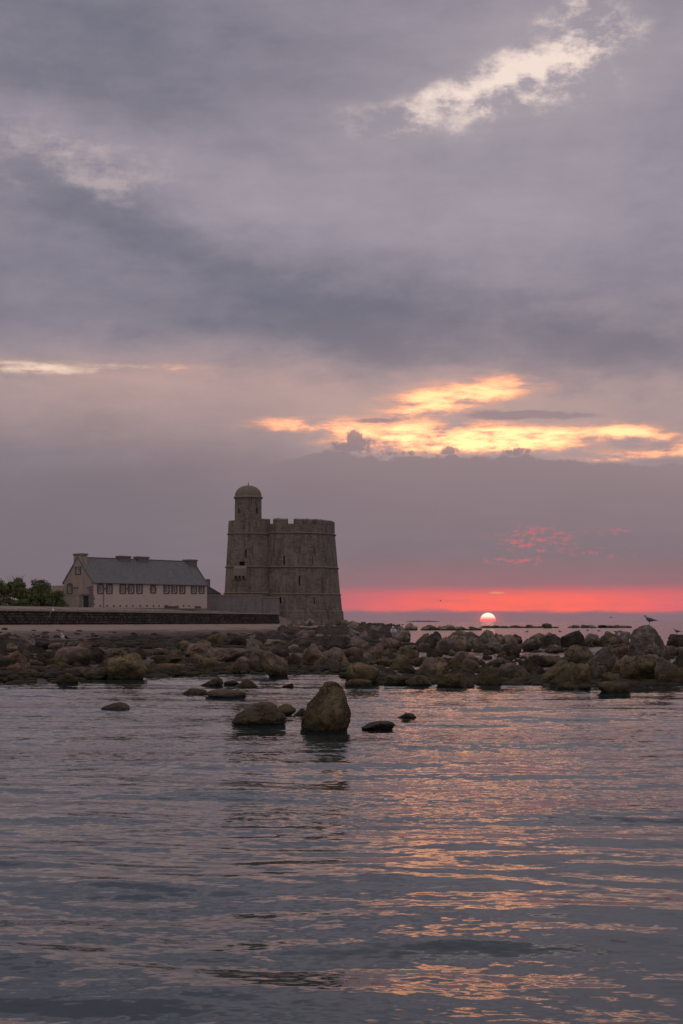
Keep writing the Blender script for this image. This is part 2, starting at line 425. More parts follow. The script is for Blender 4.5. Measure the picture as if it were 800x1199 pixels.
E.t.links.new(vadd(p, vmul(noise(p, 2.0, 4, 0.6, color=True), 0.9)).s, crk.inputs['Vector'])
cm = sstep(E(crk.outputs['Distance']), 0.0, 0.035, 1.0, 0.0)*sstep(n4, 0.42, 0.55)
rock = mix(cm*0.8, rock, (0.02, 0.018, 0.014))
ht = pzz + (n1-0.5)*0.55 + (n2-0.5)*0.30
weed = sstep(ht, 0.12, 0.52, 1.0, 0.0)
weedc = mix(sstep(n2, 0.35, 0.65), (0.040, 0.032, 0.011), (0.180, 0.135, 0.040))
rock = mix(weed*sstep(n4, 0.30, 0.60, 0.15, 0.85), rock, weedc)
wet = sstep(pzz + (n2-0.5)*0.08, 0.01, 0.09, 1.0, 0.0)
rock = mix(wet*0.75, rock, (0.012, 0.011, 0.009))
put(b, col=rock, rough=mix(wet, (0.85,)*3, (0.35,)*3), spec=0.3, nor=bumpn(n2*0.8 + n3*0.34 + n1*0.6 - cm*0.25, 0.36))
M['rock'] = m
# guano-streaked boulder
m2 = m.copy(); m2.name = 'guano_rock'; E.t = m2.node_tree
bb = [n for n in E.t.nodes if n.type == 'BSDF_PRINCIPLED'][0]
src = bb.inputs['Base Color'].links[0].from_socket
oz = sep(objco())
gn = noise(vec(oz[0]*16.0, oz[1]*9.0, oz[2]*1.6), 1.0, 4, 0.7)
gm = sstep(gn + sstep(oz[2], 0.72, 1.0)*0.34, 0.80, 0.92)*sstep(oz[2], 0.62, 0.86)
E.t.links.new(mix(gm*0.7, E(src), (0.50, 0.46, 0.43)).s, bb.inputs['Base Color'])
M['guano'] = m2
# tidal flat and beach
WE_ = np.array([33.2, 105.0])/math.hypot(33.2, 105.0); WN_ = np.array([-WE_[1], WE_[0]])
m, b = material('beach_ground')
p = pos(); x_, y_, z_ = sep(p)
n1 = noise(vec(x_*0.16, y_*0.045, z_), 1.0, 6, 0.65); n2 = noise(p, 1.6, 6, 0.68); n3 = noise(p, 9.0, 4, 0.7)
sand = mix(n2, (0.27, 0.19, 0.13), (0.42, 0.30, 0.215))
mud = mix(n2, (0.09, 0.066, 0.044), (0.25, 0.175, 0.118))
wt = (x_ + 45.9)*float(WN_[0]) + (y_ - 210.0)*float(WN_[1]); ws = (x_ + 45.9)*float(WE_[0]) + (y_ - 210.0)*float(WE_[1])
sandm = sstep(wt + (n1-0.5)*95.0 + (n2-0.5)*22.0, -40.0, -28.0)*sstep(ws, 104.0, 114.0, 1.0, 0.0)
col = mix(sandm, mud, sand)
strand = noise(vec(x_*0.5, y_*0.11, 2.0), 1.0, 5, 0.7)
wd = fn('MAXIMUM', sstep(n1 + (n2-0.5)*0.45, 0.44, 0.56)*(1.0 - sandm), sstep(strand, 0.57, 0.64)*0.8)
col = mix(wd*0.9, col, mix(n3, (0.014, 0.013, 0.006), (0.060, 0.048, 0.020)))
wet = sstep(z_ + (n2-0.5)*0.06, 0.02, 0.13, 1.0, 0.0)
col = mix(wet*0.6, col, (0.016, 0.013, 0.011))
put(b, col=col, rough=mix(wet, (0.8,)*3, (0.3,)*3), spec=0.3, nor=bumpn(n2*1.0 + n3*0.3, 0.08))
M['beach'] = m
# dry verge behind the sea wall
m, b = material('dry_grass_ground')
n1 = noise(pos(), 0.35, 5, 0.6); n2 = noise(pos(), 3.0, 5, 0.7)
put(b, col=mix(sstep(n1+(n2-0.5)*0.4, 0.42, 0.66), (0.37, 0.30, 0.245), (0.22, 0.19, 0.125)), rough=0.95, spec=0.1, nor=bumpn(n2, 0.2))
M['verge'] = m
m, b = material('sea_wall_stone')
oc, orand = oinfo(); n1 = noise(pos(), 1.1, 5, 0.7); n2 = noise(pos(), 0.25, 4, 0.6)
g_ = E.t.nodes.new('ShaderNodeNewGeometry'); isl = E(g_.outputs['Random Per Island'])
put(b, col=mix(sstep(n2, 0.45, 0.65)*0.5, mix(isl*0.65+n1*0.35, (0.028, 0.023, 0.021), (0.135, 0.108, 0.094)), (0.05, 0.045, 0.03)), rough=0.9, spec=0.2, nor=bumpn(n1, 0.1))
M['seawall'] = m
M['mortar'] = plain('dark_mortar', (0.04, 0.035, 0.032), 0.95, 0.1, 0.3)
M['coping'] = plain('pale_coping', (0.34, 0.28, 0.24), 0.9, 0.15, 0.25, 0.8)
# leaves
def leafmat(name, a, c):
    m, b = material(name)
    g_ = E.t.nodes.new('ShaderNodeNewGeometry'); isl = E(g_.outputs['Random Per Island'])
    n1 = noise(objco(), 0.7, 4, 0.6)
    put(b, col=mix(isl*0.6 + n1*0.4, a, c), rough=0.7, spec=0.2)
    return m
M['leaf'] = leafmat('shrub_leaf', (0.075, 0.098, 0.034), (0.215, 0.225, 0.090))
M['leaf_brown'] = leafmat('dry_leaf', (0.07, 0.06, 0.035), (0.15, 0.115, 0.07))
M['bark'] = plain('bark', (0.10, 0.085, 0.07), 0.95, 0.1, 0.3)
M['weed'] = leafmat('wet_seaweed', (0.012, 0.011, 0.005), (0.060, 0.046, 0.018))
# gulls
M['white'] = plain('white_feather', (0.80, 0.80, 0.79), 0.8, 0.2, 0.05)
M['pale'] = plain('pale_grey_feather', (0.42, 0.42, 0.43), 0.8, 0.2, 0.08)
M['grey'] = plain('grey_feather', (0.17, 0.16, 0.17), 0.8, 0.2, 0.1)
M['black'] = plain('black_feather', (0.02, 0.02, 0.024), 0.7, 0.3, 0.1)
M['beak'] = plain('yellow_beak', (0.55, 0.35, 0.06), 0.5, 0.4, 0.05)
M['leg'] = plain('pink_leg', (0.35, 0.24, 0.2), 0.6, 0.3, 0.05)
# sea
m, b = material('sea_water')
p = pos(); x_, y_, z_ = sep(p)
r1 = sep(noise(vec(x_*0.42, y_*1.7, 0.0), 1.0, 3, 0.55, 0.25, color=True))
r2 = sep(noise(vec(x_*2.7, y_*5.6, 3.0), 1.0, 3, 0.55, 0.3, color=True))
r3 = sep(noise(vec(x_*10.5, y_*18.0, 7.0), 1.0, 2, 0.5, color=True))
patch = sstep(noise(vec(x_*0.10, y_*0.22, 5.0), 1.0, 3, 0.5), 0.38, 0.62, 0.55, 1.15)
calm = sstep(y_, 60.0, 170.0, 0.85, 0.22)*sstep(y_, 5.0, 20.0, 0.55, 1.05)
sx = ((r1[0]-0.5)*0.08 + (r2[0]-0.5)*0.13 + (r3[0]-0.5)*0.12)*calm
sy = calm*((r1[1]-0.5)*0.16 + ((r2[1]-0.5)*0.34 + (r3[1]-0.5)*0.36)*patch)
g_ = E.t.nodes.new('ShaderNodeNewGeometry')
nn = E.t.nodes.new('ShaderNodeVectorMath'); nn.operation = 'NORMALIZE'
E.t.links.new(vadd(E(g_.outputs['Normal']), vec(sx, sy, 0.0)).s, nn.inputs[0])
put(b, col=(0.013, 0.034, 0.035), rough=sstep(y_, 60.0, 170.0, 0.05, 0.15), ior=1.333, spec=0.5, nor=E(nn.outputs[0]))
M['sea'] = m

# ---------------------------------------------------------------------- water
def build_water():
    az_d = np.linspace(-17, 17, 431)
    az_o = np.linspace(17, 343, 90)[1:-1]
    azs_ = np.radians(np.concatenate([az_d, az_o])); na = len(azs_)
    rr_ = np.concatenate([np.geomspace(0.4, 3.6, 12)[:-1], np.geomspace(3.6, 70, 660), np.geomspace(70, 70000, 60)[1:]])
    nr = len(rr_)
    A_, R_ = np.meshgrid(azs_, rr_)
    X = (R_*np.sin(A_)).ravel(); Y = (R_*np.cos(A_)).ravel(); Rf = R_.ravel()
    a = np.degrees(A_).ravel(); a = np.where(a > 180, a-360, a)
    env = ss(-np.abs(a), -17.0, -15.5)*ss(Rf, 1.5, 3.6)
    Z = np.zeros_like(X)
    rg = np.random.default_rng(21)
    # slow wander of the crests
    wx = fbm(np.stack([X*0.16, Y*0.16, 0*X], 1), 2)*1.1; wy = fbm(np.stack([X*0.16, Y*0.16, 0*X+9], 1), 2)*0.9
    amp_map = 0.65 + 0.9*np.clip(fbm(np.stack([X*0.22, Y*0.34, 0*X+4], 1), 2)+0.25, 0, 1.2)
    for i in range(46):
        lam = 0.30*(4.2/0.30)**rg.random()
        th = rg.normal(0.08, 0.32)
        kx, ky = math.sin(th)*2*math.pi/lam, math.cos(th)*2*math.pi/lam
        amp = 0.0017*lam**0.82*rg.uniform(0.6, 1.3)
        fade = ss(lam/(Rf*0.0047), 2.2, 5.0)
        Z += amp*fade*np.sin(kx*(X+wx) + ky*(Y+wy) + rg.uniform(0, 6.28))
    Z *= env*amp_map
    V = np.stack([X, Y, Z], 1)
    idx = np.arange(nr*na).reshape(nr, na)
    q = np.stack([idx[:-1, :], np.roll(idx, -1, 1)[:-1, :], np.roll(idx, -1, 1)[1:, :], idx[1:, :]], -1).reshape(-1, 4)[:, ::-1]
    me = bpy.data.meshes.new('sea')
    nv = len(V)+1
    me.vertices.add(nv); me.vertices.foreach_set('co', np.concatenate([V.ravel(), [0, 0, 0]]))
    c = len(V); tri = [(c, int(idx[0, (k+1) % na]), int(idx[0, k])) for k in range(na)]
    lp = np.concatenate([q.ravel(), np.array(tri).ravel()])
    me.loops.add(len(lp)); me.loops.foreach_set('vertex_index', lp)
    st = np.concatenate([np.arange(len(q))*4, len(q)*4 + np.arange(len(tri))*3])
    me.polygons.add(len(st)); me.polygons.foreach_set('loop_start', st)
    me.polygons.foreach_set('use_smooth', np.ones(len(st), dtype=bool))
    me.materials.append(M['sea']); me.update(); me.validate()
    o = bpy.data.objects.new('sea', me); C.objects.link(o)
    tag(o, 'calm grey sea with long ripples catching orange sunset light', 'sea', kind='structure')
build_water()

# ---------------------------------------------------- the shore: height in plan
WA, WB = np.array([-45.9, 210.0]), np.array([-12.7, 315.0])      # the sea wall's foot line
WE = (WB-WA)/np.linalg.norm(WB-WA); WN = np.array([-WE[1], WE[0]])
PXF = np.array([-200, 0, 60, 110, 170, 240, 320, 400, 418, 500, 600, 700, 800, 1000.])
PYF = np.array([799, 798, 800, 795, 794, 790, 788, 790, 801, 803, 803, 806, 801, 800.])
def shore_z(X, Y):
    d = Y; px = 400 + X/Y*F
    df = CAM_H*F/(np.interp(px, PXF, PYF) - 728)
    # distance of the wall along this line of sight
    s = X/Y; den = WE[0] - s*WE[1]
    tt = (s*WA[1] - WA[0])/np.where(np.abs(den) < 1e-6, 1e-6, den)
    dw = np.where((tt < 125) & (tt > -150), WA[1] + tt*WE[1], 330.0)
    dw = np.clip(dw, 130, 330)
    dw = np.where(px > 330, 330.0, dw)
    t = np.clip((d-df)/(dw-df), 0, 1.3)
    z = 0.08 + 1.10*t**np.where(px < 330, 1.55, 1.15)
    z = np.where(px > 330, np.minimum(z, 0.92 + 0.0*z), z)
    P = np.stack([X*0.13, Y*0.055, 0*X], 1)
    n = fbm(P, 4)
    z = z + n*0.26*ss(t, 1.0, 0.12) + fbm(P*5, 3)*0.05
    z = z - 0.75*ss(df + 2.0 - d, 0.0, 5.0)
    # east of the tower only a low spit of boulders, then water again
    right = ss(px, 440, 500)
    spit = 0.03 + n*0.16 - 0.6*ss(df + 1.5 - d, 0, 4.0) - 1.0*ss(d, 104, 122)
    pool = np.exp(-((d-79)/5.0)**2)*ss(px, 515, 545)
    spit = spit - 0.22*pool
    z = z*(1-right) + spit*right
    return z
def zat(x, y): return float(shore_z(np.array([x]), np.array([y]))[0])
def build_beach():
    a = np.radians(np.linspace(-34, 30, 330)); r = np.concatenate([np.geomspace(30, 130, 210), np.geomspace(130, 395, 110)[1:]])
    A_, R_ = np.meshgrid(a, r)
    X = (R_*np.tan(A_)).ravel(); Y = R_.ravel()
    Z = shore_z(X, Y)
    ar = np.degrees(A_.ravel()); Z -= 2.0*ss(np.abs(ar+2), 28, 32) + 2.5*ss(Y, 375, 395) + 0*Y
    idx = np.arange(len(X)).reshape(len(r), len(a))
    q = np.stack([idx[:-1, :-1], idx[:-1, 1:], idx[1:, 1:], idx[1:, :-1]], -1).reshape(-1, 4)
    o = mesh('beach', np.stack([X, Y, Z], 1), q.tolist(), [M['beach']], None, True)
    tag(o, 'low tidal flat of sand mud and dark weed', 'beach', kind='structure')
build_beach()

# ------------------------------------------------- plateau behind the sea wall
def W2(s, t): return WA[0]+WE[0]*s+WN[0]*t, WA[1]+WE[1]*s+WN[1]*t
def build_plateau():
    ss_ = np.linspace(-120, 121, 100); ts = np.concatenate([np.linspace(0.9, 26, 26), np.linspace(26, 95, 14)[1:]])
    vs = []
    for s in ss_:
        for t in ts:
            x, y = W2(s, t)
            z = 3.12 + 0.9*float(ss(np.array([t]), 2, 19)[0]) + 0.10*math.sin(s*0.37+t*0.5)*min(1, t/3)
            if s > 111 : z -= (s-111)*0.16*max(0, 1 - t/10)
            vs.append((x, y, z))
    n = len(ts); fs = [(i*n+j, i*n+j+1, (i+1)*n+j+1, (i+1)*n+j)[::-1] for i in range(len(ss_)-1) for j in range(n-1)]
    # skirts on the open sides
    b0 = len(vs); rim = [i*n for i in range(len(ss_))]
    rim += [(len(ss_)-1)*n+j for j in range(1, n)] + [i*n+n-1 for i in range(len(ss_)-2, -1, -1)]
    for k in rim: vs.append((vs[k][0], vs[k][1], -0.5))
    for i in range(len(rim)-1): fs.append((rim[i], b0+i, b0+i+1, rim[i+1]))
    o = mesh('ground', vs, fs, [M['verge']], None, True)
    tag(o, 'dry grassy ground on top of the sea wall', 'ground', kind='structure')
build_plateau()

# -------------------------------------------------------------------- sea wall
def build_sea_wall():
    root = empty('sea_wall', (0, 0, 0))
    tag(root, 'long dark rubble stone sea wall running along the beach below the house', 'wall')
    L = 110.1
    mb = MB(); ex = WE; ey = WN
    def slab(s0, s1, t0, t1, z0, z1, tgt, m=0):
        c = W2((s0+s1)/2, (t0+t1)/2); tgt.obox(c, ex, ey, (s1-s0)/2, (t1-t0)/2, z0, z1, m)
    slab(-60, L-0.3, 0.16, 1.4, -0.2, 3.06, mb)
    slab(L-0.3-1.2, L-0.3, 1.45, 16, -0.2, 3.06, mb)
    mb.build('core', [M['mortar']], root)
    cp = MB(); s = -60
    while s < L:
        w = random.uniform(1.1, 1.9); s1 = min(s+w, L)
        slab(s, s1-0.03, -0.10, 1.3, 3.07, 3.22+random.uniform(-0.09, 0.10), cp); s = s1
    cp.build('coping', [M['coping']], root)['kind'] = 'stuff'
    st = MB(); rnd = random.Random(5)
    def course(s_from, s_to, side):
        z = 0.6
        while z < 3.0:
            h = rnd.uniform(0.26, 0.46); h = min(h, 3.05-z); s = s_from - rnd.random()*0.5
            while s < s_to:
                w = rnd.uniform(0.35, 0.95); p = rnd.uniform(0.0, 0.16)
                j = lambda k=0.05: rnd.uniform(-k, k)
                if side == 0:
                    q = [W2(max(s, s_from)+0.03, 0.2), W2(s+w-0.03, 0.2), W2(max(s, s_from)+0.05+j(), 0.02-p), W2(s+w-0.05+j(), 0.02-p)]
                else:
                    q = [W2(L-0.35, s+0.03), W2(L-0.35, s+w-0.03), W2(L-0.15+p, s+0.06), W2(L-0.15+p, s+w-0.06)]
                vs = [(*q[0], z+.02), (*q[1], z+.02), (*q[1], z+h-.02), (*q[0], z+h-.02), (*q[2], z+.05+j()), (*q[3], z+.05+j()), (*q[3], z+h-.05+j()), (*q[2], z+h-.05+j())]
                st.add(vs, [(0,1,5,4),(1,2,6,5),(2,3,7,6),(3,0,4,7),(4,5,6,7)] if side == 0 else [(4,5,1,0),(5,6,2,1),(6,7,3,2),(7,4,0,3),(7,6,5,4)])
                s += w
            z += h
    course(-60, L, 0); course(0.2, 15.5, 1)
    st.build('rubble_stone', [M['seawall']], root)['kind'] = 'stuff'
build_sea_wall()

# dry grass on the wall top
def wall_grass():
    rg = np.random.default_rng(61); V = []; n = 5200
    for i in range(n):
        s_, t_ = rg.uniform(-25, 112), 1.3 + abs(rg.normal(0, 3.0))
        if fbm(np.array([[s_*0.12, t_*0.2, 0.5]]), 2)[0] < -0.12: continue
        x, y = W2(s_, t_); z = 3.10 + 0.9*float(ss(np.array([t_]), 2, 19)[0]); h = rg.uniform(0.12, 0.50); a = rg.uniform(0, 6.28); w = rg.uniform(0.03, 0.09)
        lx, ly = rg.normal(0, 0.12, 2)
        V += [(x-math.cos(a)*w, y-math.sin(a)*w, z-0.05), (x+math.cos(a)*w, y+math.sin(a)*w, z-0.05), (x+lx, y+ly, z+h)]
    o = mesh('grass', V, np.arange(len(V)).reshape(-1, 3).tolist(), [leafmat('dry_grass', (0.20, 0.17, 0.10), (0.36, 0.29, 0.20))])
    tag(o, 'dry grass tufts growing on top of the sea wall', 'grass', kind='stuff')
wall_grass()
# ------------------------------------------------------------------ the tower
TC = Vector((at(335, 700, 341).x, 341.0, 0.0))
def zpx(py, d): return at(400, py, d).z
def tower():
    root = empty('stone_tower', (TC.x, TC.y, 1.0)); root.location.z = 0.0
    tag(root, 'massive round granite fort tower with domed stair turret and battlements', 'tower')
    s = 341/F
    zb, z3, z2, z1, zt = 0.8, zpx(696.5, 340), zpx(665.5, 340), zpx(626.5, 340), zpx(611.0, 340)
    rad = lambda z: 12.3 - (z-1.6)*(12.3-10.42)/(zt-1.6)
    prof = [(rad(zb)+0.35, zb), (rad(zpx(716, 340))+0.33, zpx(716, 340)), (rad(zpx(715.5, 340))+0.12, zpx(714.6, 340)),
            (rad(z3)+0.12, z3-0.2), (rad(z3)-0.0, z3+0.2), (rad(z2), z2), (rad(z1), z1), (rad(z1), z1+0.15)]
    shaft = lathe('shaft', prof, 128, [M['tower']], None, True, 11.0)
    cut = MB()
    # slits: (px, y top, y bottom, width m)
    def slit(cxy, r_, px, y0, y1, w, depth=1.6):
        phi = math.asin(max(-0.98, min(0.98, (at(px, 660, cxy[1]-r_*0.7).x - cxy[0])/r_)))
        za, zc = zpx(y1, cxy[1]-r_), zpx(y0, cxy[1]-r_)
        d = Vector((math.sin(phi), -math.cos(phi))); e = Vector((math.cos(phi), math.sin(phi)))
        c = (d.x*(r_ - depth/2 + 0.6), d.y*(r_ - depth/2 + 0.6))
        return c, e, d, w/2, depth/2+0.6, za, zc
    for px, y0, y1, w in ((333.5, 650.5, 661.5, .30), (351, 674, 685.5, .30), (329.5, 699.5, 706.5, .48), (366.3, 699, 707, .34),
                          (366.5, 651, 660.5, .18), (315.8, 675, 684, .24), (343, 629, 634, .55)):
        c, e, d, hw, hd, za, zc = slit(TC, 11.3, px, y0, y1, w, 1.6 if py_ok(y0) else 0.3)
        cut.obox(c, e, d, hw, hd, za, zc)
    carve(shaft, cut)
    shaft.parent = root
    # string courses as rings
    def ring(parent, r, z, h=0.34, out=0.26, name='string_course', seg=128):
        return lathe(name, [(r-0.3, z-h/2), (r+out*0.5, z-h/2), (r+out, z-h*0.1), (r+out, z+h*0.25), (r+0.02, z+h/2), (r-0.3, z+h/2)], seg, [M['tower_plain']], parent, False, 11.0, cap=False)
    for z in (z3, z2, z1): ring(root, rad(z), z)
    # parapet: breast wall, then merlons with thick flanks
    zs = zpx(616.3, 340)
    def arc(name, ri, ro, a0, a1, z0, z1_, par, mat, slope=0.25):
        n = max(2, int((a1-a0)/3)); vs = []; fs = []; uv = []
        for i in range(n+1):
            a = R(a0 + (a1-a0)*i/n); sx_, cy_ = math.sin(a), -math.cos(a)
            jz = random.uniform(-0.07, 0.07) if slope else 0
            for r_, z in ((ri, z0), (ro, z0), (ro, z1_-slope+jz), (ro-0.5, z1_+jz), (ri, z1_+jz)):
                vs.append((r_*sx_, r_*cy_, z)); uv.append((a*11, z+r_-ro))
        for i in range(n):
            for k in range(5):
                k2 = (k+1) % 5; fs.append((i*5+k, i*5+k2, (i+1)*5+k2, (i+1)*5+k)[::-1])
        fs += [tuple(range(5)), tuple(n*5+k for k in range(4, -1, -1))]
        return mesh(name, vs, fs, [mat], par, False, None, uv)
    ro = rad(z1)-0.05
    arc('breast_wall', ro-1.8, ro, -180, 180, z1+0.17, zs, root, M['tower'], 0.0)
    gaps = [(-16.8, 7.0), (8.2, 8.0), (37, 6.5), (66, 6.5), (95, 6), (123, 6), (151, 6), (179, 6), (207, 6), (235, 6), (262, 6), (289, 6), (317, 6)]
    for i, (g, w) in enumerate(gaps):
        g2, w2 = gaps[(i+1) % len(gaps)]
        if i == len(gaps)-1: g2 += 360
        arc('merlon', ro-1.7, ro-0.02, g+w/2, g2-w2/2, zs+0.003, zt+0.15, root, M['tower'])
    fl = lathe('platform', [(ro-2.5, z1+0.6), (0.01, z1+0.9)], 48, [M['tower_plain']], root, True, cap=False)
    # stair turret grown out of the near left side
    sc = Vector((at(290.5, 650, 331.5).x - TC.x, 331.5 - TC.y, 0))
    st = empty('stair_turret_base'); bpy.data.objects.remove(st)
    zr3, zr2, zr1, zrt = zpx(694.5, 328), zpx(663.5, 328), zpx(624.5, 328), zpx(609.0, 328)
    k = 331.5/F
    r_at = lambda z: (22.6 + (zrt - z)*(29.0-22.6)/(zrt-2.0))*k
    tur = lathe('stair_turret', [(r_at(1.0), 1.0), (r_at(zr3), zr3), (r_at(zr2), zr2), (r_at(zr1), zr1), (r_at(zr1)+0.02, zr1+0.1), (r_at(zrt)+0.05, zrt)], 128, [M['tower']], None, True, 4.4)
    cut = MB()
    for px, y0, y1, w in ((288.5, 643, 653.5, .30), (284, 657.5, 663.3, 1.15)):
        c, e, d, hw, hd, za, zc = slit(Vector((TC.x+sc.x, 331.5)), 4.5, px, y0, y1, w, 1.6)
        cut.obox(c, e, d, hw, hd, za, zc)
    carve(tur, cut); tur.parent = root; tur.location = sc
    for z in (zr3, zr2, zr1): 
        o = ring(root, r_at(z), z, seg=64); o.location = sc
    # machicolated box: panel on three corbels
    bx = at(282, 671, 327.0); mb = MB()
    phi = math.asin((bx.x - TC.x - sc.x)/4.75)
    e = Vector((math.cos(phi), math.sin(phi), 0)); d = Vector((math.sin(phi), -math.cos(phi), 0))
    box = empty('tmp'); bpy.data.objects.remove(box)
    za, zb_, zc_ = zpx(678.5, 327), zpx(674.5, 327), zpx(664.3, 327)
    o_c = lambda r_: (sc.x+d.x*r_, sc.y+d.y*r_)
    mb.obox(o_c(4.95), e, d, 1.42, 0.62, zb_, zc_-0.25)
    vs = []
    for z, hw, r0, r1 in ((zc_-0.25, 1.42, 4.3, 5.57), (zc_+0.25, 1.2, 4.3, 5.0)):
        for a, r_ in ((-hw, r0), (hw, r0), (hw, r1), (-hw, r1)):
            vs.append((sc.x+e.x*a+d.x*r_, sc.y+e.y*a+d.y*r_, z))
    mb.add(vs, [(4,5,6,7)[::-1],(0,1,5,4)[::-1],(1,2,6,5)[::-1],(2,3,7,6)[::-1],(3,0,4,7)[::-1]])
    bx_o = mb.build('box_machicolation', [M['tower_plain']], root)
    bx_o['label'] = 'stone box machicolation on corbels'
    for a in (-1.25, -0.42, 0.42, 1.25):
        cm = MB()
        c0 = (sc.x+e.x*a+d.x*4.9, sc.y+e.y*a+d.y*4.9)
        cm.obox(c0, e, d, 0.15, 0.60, za+0.28, zb_-0.005); cm.obox((c0[0]-d.x*.2, c0[1]-d.y*.2), e, d, 0.15, 0.36, za-0.05, za+0.275)
        cm.build('corbel', [M['tower_plain']], bx_o)
    # lantern and dome
    rl = 15.6*k; zl = zpx(582.3, 328)
    lan = lathe('lantern', [(rl+0.02, zrt-0.2), (rl, zl)], 96, [M['tower']], None, True, rl)
    cut = MB()
    for px in (279.2, 301.0):
        c, e2, d2, hw, hd, za, zc = slit(Vector((TC.x+sc.x, 331.5)), rl, px, 595, 601, .50, 1.4)
        cut.obox(c, e2, d2, hw, hd, za, zc)
    carve(lan, cut); lan.parent = root; lan.location = sc
    rd = 17.4*k; hd_ = 15.4*k
    pr = [(rl-0.2, zl-0.02), (rd-0.12, zl-0.02), (rd, zl+0.10), (rd-0.05, zl+0.22), (rl+0.05, zl+0.48)]
    for i in range(1, 15):
        t = i/14*math.pi/2; pr.append((max(0.03, (rl+0.02)*math.cos(t)**0.9), zl+0.5+(hd_-0.5)*math.sin(t)))
    dm = lathe('dome', pr, 48, [M['dome']], root, True); dm.location = sc
    fz = zl+hd_
    fm = MB(); fm.tube([(0, 0, fz-0.05), (0, 0, fz+0.25), (0, 0, fz+0.9)], [0.16, 0.09, 0.03], 8)
    f = fm.build('finial', [M['tower_plain']], root); f.location = sc
    # turret parapet notch beside the lantern
    return root
def py_ok(y): return not (628 < y < 630)
tower()

# low outworks in front of the tower
def box_wall(name, p0, p1, z0, z1, th, label, mat=None, cope=True):
    d = Vector((p1[0]-p0[0], p1[1]-p0[1])); L = d.length; rz = math.atan2(d.y, d.x)
    root = empty(name, (p0[0], p0[1], 0), rz); tag(root, label, 'wall')
    mb = MB(); mb.box(0, L, 0, th, z0, z1); mb.build('wall_body', [mat or M['outwork']], root)
    if cope:
        x = 0; k = 0
        while x < L-0.01:
            w = min(random.uniform(1.1, 1.7), L-x)
            c = MB(); c.box(x+0.01, x+w-0.01, -0.12, th+0.12, z1+0.004, z1+0.20+random.uniform(-.03, .03)); c.build('coping_stone', [M['coping']], root); x += w
    return root
pa, pb = at(241, 705, 316), at(307.5, 705, 319)
box_wall('boundary_wall', (pa.x, pa.y), (pb.x, pb.y), 2.0, zpx(697.5, 317), 0.8, 'pale stone outwork wall between the house and the tower')
pc, pd = at(307.8, 705, 319.9), at(327.5, 705, 324)
box_wall('boundary_wall', (pc.x, pc.y), (pd.x, pd.y), 1.0, zpx(700, 321), 0.8, 'short lower wall abutting the tower foot beside the outwork')
# small gabled outbuilding seen over that wall
def outbuilding():
    p = at(240, 690, 331); q = at(256.5, 690, 331)
    w = q.x-p.x; z0, ze, zr = 3.5, zpx(695, 331), zpx(686, 331)
    root = empty('outbuilding', (p.x-1.5, p.y, 0)); tag(root, 'small dark roofed outbuilding peeking above the outwork wall', 'building')
    mb = MB(); mb.box(0, w+1.4, 0, 6, z0, ze); mb.build('wall', [M['outwork']], root)
    rf = MB(); rf.add([(-0.3, -0.3, ze+.004), (w+1.7, -0.3, ze+.004), (w+1.7, 6.3, ze+.004), (-0.3, 6.3, ze+.004), (1.0, 3, zr+0.2), (w-1.2, 3, zr+0.2)],
                      [(0,1,5,4), (1,2,5), (2,3,4,5), (3,0,4), (3,2,1,0)]); r = rf.build('roof', [M['slate']], root)
    c = MB(); c.box(1.0, 2.3, 2.4, 3.6, zr-0.6, zpx(678, 333)); c.build('chimney', [M['greystone']], r)
outbuilding()

